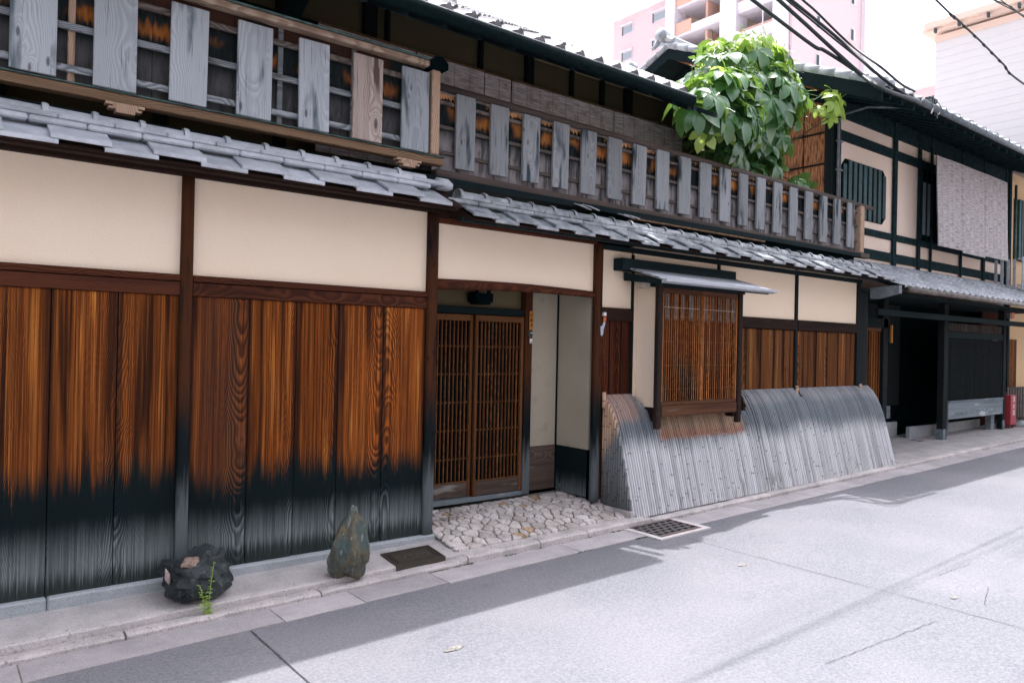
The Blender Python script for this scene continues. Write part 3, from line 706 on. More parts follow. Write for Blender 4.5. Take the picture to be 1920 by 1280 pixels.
def leaf_door(x0, x1, y):
    d = bx('sliding_door', x0, x1, y - .004, y + .004, .500, .512, 'doorwood_x', H)
    d['label'] = 'sliding lattice door leaf'
    bx('stile', x0, x0 + .030, y - .015, y + .015, .378, 1.93, 'doorwood', d); bx('stile', x1 - .030, x1, y - .015, y + .015, .378, 1.93, 'doorwood', d)
    bx('top_rail', x0 + .030, x1 - .030, y - .014, y + .014, 1.875, 1.928, 'doorwood_x', d); bx('kick_board', x0 + .030, x1 - .030, y - .010, y + .012, .380, .498, 'kick', d)
    n = int(round((x1 - x0 - .06) / .0405)); p = (x1 - x0 - .06) / n
    for i in range(1, n): bx('slat', x0 + .03 + p * i - .0055, x0 + .03 + p * i + .0055, y - .010, y + .008, .512, 1.875, 'doorwood', d, c=.002)
    for z in (.70, .942, 1.180, 1.420, 1.658): bx('cross_bar', x0 + .030, x1 - .030, y + .0085, y + .018, z - .006, z + .006, 'doorwood_x', d, c=.002)
leaf_door(3.03, 3.695, YB - .005); leaf_door(3.695, 4.224, YB - .042)
# black vent box over the door
part('lamp_box', MB().cbox(3.615, 3.80, .30, .43, 2.035, 2.11, .006).cbox(3.635, 3.78, .31, .42, 2.015, 2.034, .004).cbox(3.63, 3.66, .32, .34, 2.11, 2.171, .002).cbox(3.755, 3.785, .32, .34, 2.11, 2.171, .002),
     'black', H, (3.7, .35, 2.07))
# --- hisashi: two lengths of coping tiles
def slabmesh():
    m = MB(); L, t = .262, .016; s = .49
    prof = [(-.385, 0), (-.385, -t - .006), (-.372, -t - .006), (-.372, -t + .002), (-.13, .125 - t), (-.13, .125)]
    prof = [(y, z if i in (1, 2) else (y + .385) * s - (t if i in (3, 4) else 0)) for i, (y, z) in enumerate(prof)]
    return m.prism(prof, 'x', -L / 2, L / 2)
def tubemesh(L, r):
    m = MB(); k = 12; ts = [0, .012, .030, .036, .05, L]; rs = [1.28, 1.34, 1.26, 1.02, 1.0, .98]
    for x, q in zip(ts, rs):
        for j in range(k + 1):
            a = math.pi * (j / k) ; m.v.append((x, math.cos(a) * r * q * 1.0, math.sin(a) * r * q - .004))
    for i in range(len(ts) - 1):
        for j in range(k): a = i * (k + 1) + j; m.f.append((a, a + 1, a + k + 2, a + k + 1))
    m.f.append(tuple(range(k + 1))); return m
def hisashi(x0, x1, zs, pitch, mat, sag, tubep):
    base = part('eave_roof', MB().prism([(-.345, zs - .010), (-.345, zs - .022), (.02, zs + .03), (.02, zs + .17), (-.13, zs + .115)], 'x', x0, x1), 'beam', H, ((x0 + x1) / 2, -.1, zs))
    sm = slabmesh().mesh('eave_tile', mat); n = int((x1 - x0) / pitch)
    for i in range(n):
        up = i % 2 == 0; x = x0 + pitch * (i + .5)
        put('eave_tile', sm, (x, 0 + rnd.uniform(-.004, .004), zs + (.026 if up else 0) + rnd.uniform(-.002, .002)), base, scale=(pitch / .24 * (1.06 if up else 1), 1, 1), rot=(0, rnd.uniform(-.008, .008), rnd.uniform(-.01, .01)))
    # two courses of flat ridge tiles
    for c_, (yf, z0, z1) in enumerate(((-.238, zs + .108, zs + .142), (-.212, zs + .144, zs + .180))):
        L = .27; nn = int((x1 - x0) / L)
        key = ('noshi', mat, c_)
        if key not in cache: cache[key] = MB().cbox(-L / 2 + .001, L / 2 - .001, 0, .14, 0, z1 - z0, .009).mesh('flat_tile', mat)
        for i in range(nn + 1):
            x = x0 + L * (i + (.5 if c_ else 0))
            if x + L / 2 > x1: continue
            dz = sag(x)
            put('flat_tile', cache[key], (x, yf + rnd.uniform(-.002, .002), z0 + dz + rnd.uniform(-.001, .001)), base)
    tm = tubemesh(tubep, .048).mesh('ridge_tile', mat, True); n = int((x1 - x0) / tubep)
    for i in range(n):
        x = x0 + tubep * i
        put('ridge_tile', tm, (x, -.135, zs + .178 + sag(x) + rnd.uniform(-.001, .001)), base, rot=(0, rnd.uniform(-.006, .01), rnd.uniform(-.008, .008)))
    return base
b1 = hisashi(-1.9, 3.02, 2.676, .24, 'tile', lambda x: 0, .236)
hisashi(3.11, 9.66, 2.604, .2, 'tile_old', lambda x: -.010 * min(max(x - 3.2, 0), 3.3), .232)
part('gable_end_tile', MB().tube([(2.93, -.135, 2.850), (3.01, -.137, 2.850), (3.045, -.14, 2.835), (3.055, -.14, 2.82)], [.047, .047, .036, .015], 12), 'tile', H, (3.05, -.115, 2.82), smooth=True)
# wooden cloud brackets under the balcony beam
for x in (.77, 2.62):
    pf = [(0, .055), (0, .04), (.035, .04), (.035, .03), (.015, .03), (.015, .018), (.05, .018), (.05, 0), (.15, 0), (.15, .018), (.185, .018), (.185, .03), (.165, .03), (.165, .04), (.2, .04), (.2, .055)]
    m = MB().prism([(x + a, 2.945 + b_) for a, b_ in pf], 'y', -.10, -.04); part('bracket', m, 'tanpost', H, (x, -.07, 2.97))
# --- balcony 1 (left, nearer)
B1 = bx('balcony_railing', -1.9, 3.03, -.075, .0, 3.006, 3.060, 'tanbeam', H)
bx('verdigris_strip', -1.9, 3.03, -.085, .0, 3.062, 3.070, 'verdigris', B1)
part('handrail', MB().cbox(-1.9, 2.91, -.125, -.03, 3.700, 3.742, .01), 'tanrail', B1, (0, -.08, 3.72))
bx('handrail_cap', -1.9, 2.90, -.13, -.02, 3.744, 3.756, 'verdigris', B1)
part('end_post', MB().cbox(2.895, 2.965, -.11, -.03, 3.072, 3.690, .006), 'tanpost', B1, (2.93, -.07, 3.4))
part('post_cap', MB().prism([(2.86, 3.70), (2.88, 3.69), (2.99, 3.69), (3.01, 3.70), (3.01, 3.745), (2.96, 3.785), (2.91, 3.785), (2.86, 3.745)], 'y', -.14, -.02), 'black', B1, (2.93, -.08, 3.73))
for z in (3.145, 3.376, 3.597): bx('cross_rail', -1.9, 2.895, -.068, -.045, z - .019, z + .019, 'slatgrey' if z != 3.597 else 'slatbrown', B1)
for x in (-1.5, -.56, .605, 1.78, 2.30): bx('stud', x - .018, x + .018, -.044, -.026, 3.072, 3.70, 'slatgrey' if x > 1 else 'tanpost', B1)
x = -1.9; j = 0
while x < 2.89:
    wv = rnd.choice((.21, .26, .30)); e = min(x + wv, 2.893)
    part('back_board', MB().cbox(x + .001, e - .001, -.022 + rnd.uniform(0, .004), -.006, 3.072, 3.715, .002), 'back1', B1, ((x + e) / 2, -.01, 3.4)); x = e
for i, (a, b) in enumerate(((-1.62, -1.42), (-1.24, -1.03), (-.85, -.64), (-.46, -.25), (-.08, .13), (.316, .529), (.704, .922), (1.100, 1.312), (1.488, 1.705), (1.885, 2.094), (2.268, 2.492), (2.648, 2.873))):
    m = MB(); t0 = 3.652 + rnd.uniform(-.006, .006); z0 = 3.074 + rnd.uniform(-.004, .004)
    m.cbox(a, b, -.105, -.083, z0, t0, .003)
    part('plank', m, 'silver_warm' if i == 10 else 'silver', B1, ((a + b) / 2, -.09, 3.35), rot=(0, rnd.uniform(-.012, .012), 0))
# --- balcony 2 (right, a little further back)
B2 = part('balcony_railing', MB().cbox(3.06, 9.85, .075, .16, 2.935, 3.000, .008), 'greyrail', H, (6.4, .12, 2.96), rot=(0, .006, 0))
part('handrail', MB().tube([(3.06, .13, 3.652), (6.5, .13, 3.640), (9.97, .13, 3.628)], .030, 10), 'greyrail', B2, (6.4, .13, 3.64), smooth=True)
part('end_post', MB().cbox(9.60, 9.70, .08, .16, 3.002, 3.61, .006), 'tanpost', B2, (9.65, .12, 3.3))
for z in (3.145, 3.345, 3.535): bx('cross_rail', 3.06, 9.6, .122, .145, z - .014, z + .014, 'slatbrown', B2)
x = 3.06
while x < 9.6:
    e = min(x + rnd.choice((.16, .2, .24)), 9.6)
    part('back_board', MB().cbox(x + .002, e - .003, .150, .165, 3.002, 3.61, .002), 'back2', B2, ((x + e) / 2, .15, 3.3)); x = e
for i in range(20):
    a = 3.243 + .3375 * i - (.0 if i < 12 else .004 * (i - 11)) ; b = a + .184 - (.02 if i > 10 else 0)
    if b > 9.6: break
    part('plank', MB().cbox(a, b, .092, .118, 3.035 + rnd.uniform(-.006, .01), 3.614 + rnd.uniform(-.006, .006), .003), 'blue_plank', B2, ((a + b) / 2, .1, 3.3), rot=(0, rnd.uniform(-.01, .01), 0))
# bits of broken tile and a batten left under balcony 2
for (x, z) in ((4.45, 2.925), (4.55, 2.93), (5.0, 2.905), (5.08, 2.91)):
    part('tile_shard', MB().cbox(x, x + .17, -.06, .03, z - .01, z, .002), 'tile_pale', H, (x, 0, z), rot=(.3, rnd.uniform(-.1, .1), .2))
bx('loose_batten', 5.15, 7.3, -.02, .02, 2.868, 2.886, 'tanbeam', H)
# --- upper storey
YU = 1.0
bx('upper_wall', -1.9, 7.5, YU + .05, YU + .2, 2.7, 4.58, 'plaster_up', H, c=0)
bx('lower_floor_block', -1.9, 3.0, .06, 1.0, .2, 2.95, 'black', H, c=0)
bx('lower_floor_block', 4.72, 9.4, .06, 1.0, .2, 2.95, 'black', H, c=0)
bx('balcony_floor', -1.9, 9.5, .02, 1.0, 2.90, 2.95, 'beam_dark', H, c=0)
for x, w_ in ((-.6, .09), (.35, .05), (1.3, .09), (2.18, .09), (2.95, .12), (3.12, .03), (4.12, .035), (4.72, .09), (5.3, .03), (5.75, .04), (6.16, .10)):
    bx('post', x - w_ / 2, x + w_ / 2, YU - .01, YU + .06, 2.95, 4.58, 'post_dark', H)
for a, b in ((-1.9, 7.5),): bx('lintel', a, b, YU - .03, YU + .05, 4.205, 4.265, 'beam_dark', H)
# eave braces
for x in (-.6, 2.15, ):
    part('brace', MB().prism([(YU, 3.95), (YU, 4.07), (.25, 4.50), (.15, 4.47), (.15, 4.42)], 'x', x - .05, x + .05), 'beam_dark', H, (x, .6, 4.2))
bl = [2.43, 3.55, 4.40, 6.05, 6.9]
for i, (a, b) in enumerate(((2.43, 3.33), (3.345, 4.07), (4.085, 4.39), (4.41, 5.80), (5.815, 6.95))):
    m = MB(); n = 10
    for q in range(n + 1):
        x = a + (b - a) * q / n
        for z in (3.2, 3.7, 4.17, 4.222): m.v.append((x, .885 + mnoise.noise(Vector((x * 2, z * 2, i))) * .012, z))
    for q in range(n):
        for z in range(3): t = q * 4 + z; m.f.append((t, t + 4, t + 5, t + 1))
    nb = len(m.v); m.v += [(v[0], v[1] + .010, v[2]) for v in m.v[:nb]]; m.f += [tuple(j_ + nb for j_ in f[::-1]) for f in m.f]
    bd = part('reed_blind', m, 'blind', H, ((a + b) / 2, .885, 3.8))
    part('blind_rail', MB().tube([(a, .885, 4.228), (b, .885, 4.228)], .012, 6), 'tanbeam', bd, ((a + b) / 2, .885, 4.228))
# main roof
SL = .55; Ye, Ze = -.50, 3.905
zr = lambda y: Ze + SL * (y - Ye)
RX0, RX1 = -1.9, 5.35
m = MB().prism([(Ye, Ze - .03), (Ye, Ze), (3.4, zr(3.4)), (7.0, zr(3.4) - SL * 3.6), (7.0, zr(3.4) - SL * 3.6 - .10), (3.4, zr(3.4) - .12), (YU, zr(YU) - .10)], 'x', RX0, RX1)
MR = part('main_roof', m, 'beam_dark', H, (2, 1, 4.5))
part('gable_wall', MB().prism([(YU + .1, 2.95), (YU + .1, zr(YU) - .02), (3.4, zr(3.4) - .13), (6.0, zr(3.4) - SL * 2.6 - .12), (6.0, 2.95)], 'x', 6.86, 6.98), 'plaster_up', H, (6.06, 3, 4))
part('roof_end', MB().prism([(.10, zr(.10) - .04), (.10, zr(.10)), (3.4, zr(3.4)), (7.0, zr(3.4) - SL * 3.6), (7.0, zr(3.4) - SL * 3.6 - .10), (3.4, zr(3.4) - .12), (YU, zr(YU) - .10)], 'x', RX1, 7.05), 'beam_dark', MR, (6, 1, 4.5))
tilefield_args = (RX1 + .02, 7.05, .10, 3.4)
for i in range(28):
    x = -1.75 + i * .30
    if x < 5.95: part('rafter', MB().prism([(Ye + .02, Ze - .075), (Ye + .02, Ze - .032), (YU, zr(YU) - .105), (YU, zr(YU) - .16)], 'x', x - .02, x + .02), 'beam_dark', H, (x, .4, 4.2))
part('gutter', MB().tube([(RX0, Ye - .03, Ze - .02), (RX1, Ye - .03, Ze - .02)], .046, 12), 'tube_green', MR, (2, Ye, Ze), smooth=True)
part('gutter_lip', MB().tube([(RX0, Ye - .072, Ze + .012), (RX1, Ye - .072, Ze + .012)], .006, 6), 'gutter_grey', MR, (2, Ye, Ze))
def wavetile(wd, L, amp, mat, nm, lip=.022):
    m = MB(); nx = 10
    def hgt(u): return amp * (1 - math.cos(2 * math.pi * u)) * .5 * (1.25 if u > .5 else .8)
    for j, (y, dz) in enumerate(((0, -lip), (0, 0), (.01, .004), (L, .0), )):
        for i in range(nx + 1):
            u = i / nx; m.v.append((u * wd * 1.02 - wd / 2, y, hgt(u) + dz))
    for j in range(3):
        for i in range(nx): a = j * (nx + 1) + i; m.f.append((a, a + 1, a + nx + 2, a + nx + 1))
    return m.mesh(nm, mat, False)
ang = math.atan(SL)
tm_ = wavetile(.205, .30, .058, 'tile_mid', 'roof_tile', .045)
ncol = int((RX1 - RX0) / .205)
for r_ in range(7):
    for c_ in range(ncol):
        y = Ye - .045 + r_ * .225; x = RX0 + .10 + c_ * .205
        put('roof_tile', tm_, (x, y, zr(y) + .034 + rnd.uniform(-.002, .002)), MR, rot=(ang - .085, 0, rnd.uniform(-.012, .012)))
# the rest of the roof slope as one tiled surface
def tilefield(name, x0, x1, y0, y1, zf, wd, row, amp, mat, par):
    m = MB(); n = int((x1 - x0) / wd) * 6; rows = int((y1 - y0) / row)
    for r_ in range(rows):
        b = len(m.v)
        for (yy, dz) in ((y0 + r_ * row, .034), (y0 + r_ * row, .056), (y0 + (r_ + 1) * row, .034)):
            for i in range(n + 1):
                u = (i / 6) % 1; x = x0 + i * wd / 6; m.v.append((x, yy, zf(yy) + dz + amp * (1 - math.cos(2 * math.pi * u)) * .5))
        for j in range(2):
            for i in range(n): a = b + j * (n + 1) + i; m.f.append((a, a + 1, a + n + 2, a + n + 1))
    return part(name, m, mat, par, ((x0 + x1) / 2, y0, zf(y0)), kind='stuff')
tilefield('tile_rows', *tilefield_args, zr, .205, .225, .045, 'tile_mid', MR)
tilefield('tile_rows', RX0, RX1, Ye - .045 + 7 * .225, 3.4, zr, .205, .225, .045, 'tile_mid', MR)
part('ridge', MB().cbox(RX0, RX1, 3.28, 3.52, zr(3.4) - .05, zr(3.4) + .22, .03), 'tile_dark', MR, (2, 3.4, 6))
part('bargeboard', MB().prism([(Ye, Ze - .10), (Ye, Ze + .01), (3.4, zr(3.4) + .01), (3.4, zr(3.4) - .15)], 'x', RX1 - .03, RX1 + .012), 'beam_dark', MR, (RX1, 1, 4.5))

# --- bay window
BY = -.30
BW = bx('bay_window', 5.29, 6.42, BY + .07, -.005, 1.19, 2.24, 'black', H, c=0)
part('bay_post', MB().cbox(5.212, 5.276, BY - .01, BY + .045, .94, 2.275, .010), 'baypost', BW, (5.22, BY, 1.6))
part('bay_post', MB().cbox(6.430, 6.495, BY - .01, BY + .045, .945, 2.275, .010), 'baypost', BW, (6.47, BY, 1.6))
bx('side_board', 5.268, 5.29, BY + .046, -.02, 1.0, 1.128, 'beam', BW); bx('side_panel', 5.262, 5.288, BY + .046, -.002, 1.13, 2.30, 'plaster', BW, c=0)
bx('side_panel', 6.425, 6.445, BY + .046, -.012, 1.0, 2.28, 'beam', BW)
part('sill_board', MB().cbox(5.278, 6.412, BY - .012, BY + .03, 1.052, 1.148, .006), 'baysill', BW, (5.85, BY, 1.1))
part('sill_strip', MB().cbox(5.278, 6.412, BY - .002, BY + .04, 1.150, 1.184, .004), 'baysill', BW, (5.85, BY, 1.17))
bx('bay_floor', 5.278, 6.412, BY + .032, -.01, 1.06, 1.10, 'beam', BW)
for a, b in ((5.279, 5.842), (5.846, 6.411)):
    bx('sash_head', a, b, BY, BY + .03, 2.185, 2.232, 'baysill', BW)
    bx('sash_stile', a, a + .018, BY + .001, BY + .029, 1.186, 2.184, 'bayslat', BW, c=.002); bx('sash_stile', b - .018, b, BY + .001, BY + .029, 1.186, 2.184, 'bayslat', BW, c=.002)
bx('head_beam', 5.17, 6.53, BY - .005, BY + .09, 2.234, 2.285, 'beam_dark', BW)
for a, b in ((5.297, 5.824), (5.864, 6.393)):
    n = 17
    for i in range(n):
        x = a + (b - a) * (i + .5) / n + rnd.uniform(-.003, .003); h = .0042 + rnd.uniform(-.001, .0015)
        part('slat', MB().cbox(x - h, x + h, BY + .002, BY + .008, 1.186, 2.184, .0015), 'bayslat', BW, (x, BY, 1.68 + rnd.uniform(-.3, .3)))
for z in (1.30, 1.52, 1.74, 1.95): bx('cross_rod', 5.297, 6.393, BY + .0085, BY + .013, z - .004, z + .004, 'baysill', BW, c=.001)
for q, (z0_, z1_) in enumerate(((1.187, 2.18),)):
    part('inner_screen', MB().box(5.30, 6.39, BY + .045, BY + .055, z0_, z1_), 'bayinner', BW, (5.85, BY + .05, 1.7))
for i in range(10):
    x = 5.33 + i * .112
    part('paper_strip', MB().box(x, x + .056, BY + .014, BY + .017, 1.94, 2.18), 'paperstrip' if i != 4 else 'blackplastic', BW, (x, BY + .03, 2.05))
bx('wire', 5.30, 6.39, BY + .0131, BY + .0139, 2.052, 2.057, 'whiteplastic', BW, c=0)
# small shingled roof of the bay
bx('wall_batten', 4.93, 6.63, -.12, .0, 2.375, 2.485, 'beam_dark', BW); 
def rowp(i): return [(-.13 - i * .076, 2.395 - i * .0225)]
for i in range(5):
    y0 = -.06 - i * .088; y1 = y0 - .125; z0 = 2.418 - i * .026; z1 = z0 - .040
    x = 5.03 - (.0 if i < 4 else 0.0); segs = sorted([5.03, 6.70] + [5.03 + rnd.uniform(.2, 1.5) for _ in range(3)])
    for a, b in zip(segs[:-1], segs[1:]):
        if b - a < .03: continue
        part('shingle', MB().prism([(y0, z0), (y1, z1), (y1, z1 - .016), (y0, z0 - .012)], 'x', a + .001, b - .001), 'shingle', BW, ((a + b) / 2, y0, z0))
part('eave_board', MB().prism([(-.49, 2.268), (-.545, 2.282), (-.548, 2.257), (-.49, 2.245)], 'x', 5.03, 6.72), 'shingle', BW, (5.85, -.52, 2.27))
for x in (5.05, 6.62): part('roof_bracket', MB().prism([(-.02, 2.29), (-.02, 2.37), (-.48, 2.262), (-.48, 2.235)], 'x', x, x + .05), 'beam_dark', BW, (x, -.2, 2.3))
bx('side_bracket', 5.07, 5.17, -.24, -.16, 2.215, 2.30, 'plaster_grey', BW)
# hole in the plaster
m = MB().tube([(5.365, -.003, 1.945), (5.365, .012, 1.945)], .017, 7); part('wall_hole', m, 'black', H, (5.365, 0, 1.945))

# ------------------------------------------------------------------ gate paving
flo = lambda x, y: max(kerbz(x) + .018, (.192 + (x - 3.0) * .012) + (y + .34) * (.20 if y < .1 else .2) - max(0, y - .1) * .12)
GP = sheet('gate_paving', [3.055 + .1 * i for i in range(19)], [-.335 + .1 * i for i in range(9)], lambda x, y: flo(x, y) - .010, 'mortar', kind='structure')
def clip(poly, px, py, nx, ny):
    out = []
    for i in range(len(poly)):
        a, b = poly[i], poly[(i + 1) % len(poly)]
        da = (a[0] - px) * nx + (a[1] - py) * ny; db = (b[0] - px) * nx + (b[1] - py) * ny
        if da <= 0: out.append(a)
        if da * db < 0: t = da / (da - db); out.append((a[0] + (b[0] - a[0]) * t, a[1] + (b[1] - a[1]) * t))
    return out
seeds = []
tries = 0
while len(seeds) < 175 and tries < 9000:
    tries += 1
    x, y = rnd.uniform(3.05, 4.80), rnd.uniform(-.34, .39)
    big = mnoise.noise(Vector((x * 2.2, y * 2.2, 4))) 
    rr_ = rnd.choice((.045, .06, .085, .13)) if big > -.05 else rnd.choice((.045, .055))
    if all((x - a) ** 2 + (y - b) ** 2 > ((rr_ + r) / 2) ** 2 for a, b, r in seeds): seeds.append((x, y, rr_))
for i, (sx, sy, _) in enumerate(seeds):
    poly = [(3.03, -.345), (4.80, -.345), (4.80, .395), (3.03, .395)]
    for j, (tx, ty, _) in enumerate(seeds):
        if i == j or (tx - sx) ** 2 + (ty - sy) ** 2 > .12: continue
        mx, my = (sx + tx) / 2, (sy + ty) / 2; dx, dy = tx - sx, ty - sy; L = math.hypot(dx, dy); g = .005
        poly = clip(poly, mx - dx / L * g, my - dy / L * g, dx, dy)
        if not poly: break
    if len(poly) < 3: continue
    # end line of the bamboo screen on the right
    poly = clip(poly, 4.80, 0, 1, 0)
    if len(poly) < 3: continue
    # round the outline
    q = []
    for a in range(len(poly)):
        p0, p1 = poly[a], poly[(a + 1) % len(poly)]
        for t in (.22, .78):
            q.append((p0[0] + (p1[0] - p0[0]) * t + rnd.uniform(-.002, .002), p0[1] + (p1[1] - p0[1]) * t + rnd.uniform(-.002, .002)))
    hz = rnd.uniform(.002, .007); n = len(q); m = MB()
    cxx = sum(p[0] for p in q) / n; cyy = sum(p[1] for p in q) / n
    for sc_, dz in ((1, -.012), (.985, hz - .004), (.86, hz)):
        for p in q:
            X_, Y_ = cxx + (p[0] - cxx) * sc_, cyy + (p[1] - cyy) * sc_
            m.v.append((X_, Y_, flo(X_, Y_) + dz))
    m.v.append((cxx, cyy, flo(cxx, cyy) + hz + .001))
    for k_ in range(2):
        for a in range(n): m.f.append((k_ * n + a, k_ * n + (a + 1) % n, (k_ + 1) * n + (a + 1) % n, (k_ + 1) * n + a))
    for a in range(n): m.f.append((2 * n + a, 2 * n + (a + 1) % n, 3 * n))
    part('paving_stone', m, 'cobble_o' if rnd.random() < .05 else 'cobble', GP, (cxx, cyy, flo(cxx, cyy)))
# ------------------------------------------------------------------ bamboo screen
SC = thing('bamboo_screen', (7.2, -.2, .25), 'silvery curved bamboo strip screen leaning against the foot of the house wall', 'bamboo screen')
prof = [(.0, 1.245), (-.070, 1.185), (-.125, 1.105), (-.172, 1.01), (-.212, .90), (-.250, .77), (-.288, .63), (-.320, .50), (-.350, .38), (-.372, .30), (-.388, .222)]
prof = [(y - .010, z) for y, z in prof]
def prof_at(z):
    for (y0, z0), (y1, z1) in zip(prof[:-1], prof[1:]):
        if z1 <= z <= z0: return y0 + (y1 - y0) * (z0 - z) / (z0 - z1)
    return prof[-1][0]
def strip(x, wd, ztop, zb, off, curve=1.0):
    m = MB(); zs_ = [ztop] + [z for y, z in prof if zb + .02 < z < ztop - .02] + [zb]
    rings = []; tl = rnd.uniform(-.004, .004)
    for z in zs_:
        y = prof_at(max(z, .228)) * curve - (max(0, .228 - z) * .4) + off
        rings.append([(x - wd / 2 + tl * (z - .7), y + .008, z), (x - wd * .3 + tl * (z - .7), y - .003, z), (x + wd * .22 + tl * (z - .7), y - .003, z), (x + wd / 2 + tl * (z - .7), y + .008, z)])
    for R in rings: m.v += R
    for i in range(len(rings) - 1):
        for j in range(3): a = i * 4 + j; m.f.append((a, a + 4, a + 5, a + 1))
    nb = len(m.v); m.v += [(v[0], v[1] + .004, v[2] - .001) for v in m.v[:nb]]
    m.f += [tuple(q + nb for q in f[::-1]) for f in m.f]
    for j in range(3): m.f.append((j, j + 1, nb + j + 1, nb + j))
    part('bamboo_strip', m, 'bamboo', SC, (x, -.2, .7), smooth=False)
x = 4.845; pitch = .0305
while x < 9.68:
    zb = pavez(x) - .026
    zt = 1.245 - (.0 if x < 5.2 else 0)
    off = rnd.uniform(-.004, .003)
    if 5.20 <= x < 6.86:
        if x < 5.42: zt = 1.245 - (x - 5.20) * 1.95
        elif x > 6.70: zt = .84 + (x - 6.70) * 2.4
        else: zt = .845
        strip(x, pitch - .0070, zt, zb, off)
        if 5.36 < x < 6.78: strip(x + .008, pitch - .0070, 1.04, .80, .012 + off)
    else:
        if 7.90 < x < 7.99: zt = 1.245 - (.14 - abs(x - 7.945) * 2.4)
        if x > 6.86: off -= .010 if x < 7.95 else .003
        strip(x, pitch - .0070 if abs(x - 6.87) > .02 and abs(x - 7.95) > .02 else .018, zt, zb, off)
    x += pitch
# end of the screen, closed with upright poles
n = 13
for i in range(n):
    y = -.022 - i * .0285
    # height where the profile reaches this y
    zt = 1.23
    for (y0, z0), (y1, z1) in zip(prof[:-1], prof[1:]):
        if y1 <= y <= y0: zt = z0 + (z1 - z0) * (y0 - y) / (y0 - y1)
    zt = min(zt - .01, 1.21)
    if zt < .27: continue
    part('bamboo_pole', MB().tube([(4.826, y, flo(4.8, y) - .01), (4.826, y, zt)], .0125, 8), 'pole', SC, (4.826, y, .6), smooth=True)
for x in (4.80, 7.945, 9.42):
    part('bamboo_peg', MB().tube([(x, -.045, 1.13), (x, -.045, 1.27)], .018, 9), 'pole', SC, (x, -.045, 1.2), smooth=True)
for z in (.40, .665, .93):
    pass
bx('base_stone', 4.80, 4.835, -.40, .0, .20, .262, 'kerb', SC)

# ------------------------------------------------------------------ small things at the gate
np_ = thing('name_plate', (4.28, .38, 1.9), 'small upright wooden name plate with black characters on the gate post', 'sign')
part('plate', MB().cbox(4.262, 4.302, YB - .092, YB - .077, 1.815, 1.985, .002), 'plate', np_, (4.282, YB - .085, 1.9))
for ch, z in (('吉', 1.945), ('町', 1.90), ('木', 1.855)):
    put('lettering', textmesh(ch, .034), (4.282, YB - .0935, z), np_, rot=(math.pi / 2, 0, 0)).data.materials.append(M['ink'])
ic = thing('intercom', (4.28, .38, 1.78), 'black intercom with white label hanging under the name plate', 'intercom')
part('body', MB().cbox(4.264, 4.296, YB - .094, YB - .077, 1.752, 1.808, .003), 'blackplastic', ic, (4.28, YB - .085, 1.78))
part('label_strip', MB().box(4.268, 4.290, YB - .0965, YB - .0945, 1.784, 1.792), 'whiteplastic', ic, (4.28, YB - .09, 1.78))
part('cord', MB().tube([(4.258, YB - .085, 1.81), (4.256, YB - .088, 1.77), (4.268, YB - .09, 1.745), (4.275, YB - .09, 1.735)], .003, 6), 'gutter_grey', ic, (4.26, YB - .085, 1.77))
pk = thing('padlock', (4.28, .38, 1.71), 'white plastic key lock hanging below the black intercom', 'lock')
part('body', MB().cbox(4.268, 4.294, YB - .096, YB - .077, 1.695, 1.738, .005), 'whiteplastic', pk, (4.28, YB - .085, 1.71))
part('keyhole', MB().box(4.277, 4.285, YB - .098, YB - .0965, 1.70, 1.711), 'blackplastic', pk, (4.28, YB - .09, 1.705))
sk = thing('hanging_charm', (4.79, -.03, 1.9), 'white and orange charm with pale cloth strip hanging right of the gate', 'charm')
part('cap', MB().prism([(4.765, 1.955), (4.800, 1.955), (4.800, 1.985), (4.782, 1.987), (4.770, 1.975)], 'y', -.055, -.035), 'white', sk, (4.78, -.045, 1.97))
part('cord', MB().cbox(4.772, 4.805, -.052, -.038, 1.905, 1.945, .004), 'orange', sk, (4.79, -.045, 1.92))
part('cloth', MB().prism([(4.772, 1.903), (4.795, 1.898), (4.775, 1.84), (4.765, 1.79), (4.752, 1.772), (4.737, 1.785), (4.733, 1.862), (4.748, 1.860), (4.758, 1.868)], 'y', -.052, -.046), 'cloth', sk, (4.76, -.05, 1.85))
# utility cover
uc = thing('utility_cover', (2.72, -.28, .17), 'dark rusty rectangular iron cover set in the pavement beside the standing stone', 'manhole cover')
cx0, cx1, cy0, cy1 = 2.525, 2.915, -.385, -.150
def cz(x, y): return pz(x, y)
def flatbox(m, x0, x1, y0, y1, h0, h1):
    return m.add([(x, y, cz(x, y) + h) for h in (h0, h1) for (x, y) in ((x0, y0), (x1, y0), (x1, y1), (x0, y1))], [(0, 3, 2, 1), (4, 5, 6, 7), (0, 1, 5, 4), (1, 2, 6, 5), (2, 3, 7, 6), (3, 0, 4, 7)])
def ringbox(x0, x1, y0, y1, t, h0, h1):
    m = MB(); flatbox(m, x0, x1, y0, y0 + t, h0, h1); flatbox(m, x0, x1, y1 - t, y1, h0, h1); flatbox(m, x0, x0 + t, y0 + t, y1 - t, h0, h1); flatbox(m, x1 - t, x1, y0 + t, y1 - t, h0, h1); return m
part('cover_frame', ringbox(cx0, cx1, cy0, cy1, .008, -.03, .010), 'iron', uc, (2.72, -.28, .17))
part('cover_plate', flatbox(MB(), cx0 + .011, cx1 - .011, cy0 + .011, cy1 - .011, -.03, .008), 'iron', uc, (2.72, -.28, .17))
for k_ in (1, 2, 3):
    i_ = .014 * k_ + .004
    part('raised_border', ringbox(cx0 + i_, cx1 - i_, cy0 + i_, cy1 - i_, .004, .0082, .011), 'iron', uc, (2.72, -.28, .17))
put('lettering', textmesh('水 道 止水栓', .036, .0015), (2.73, -.275, cz(2.73, -.275) + .0105), uc, rot=(math.atan(.12), -math.atan(.0122), 0)).data.materials.append(M['iron_grey'])
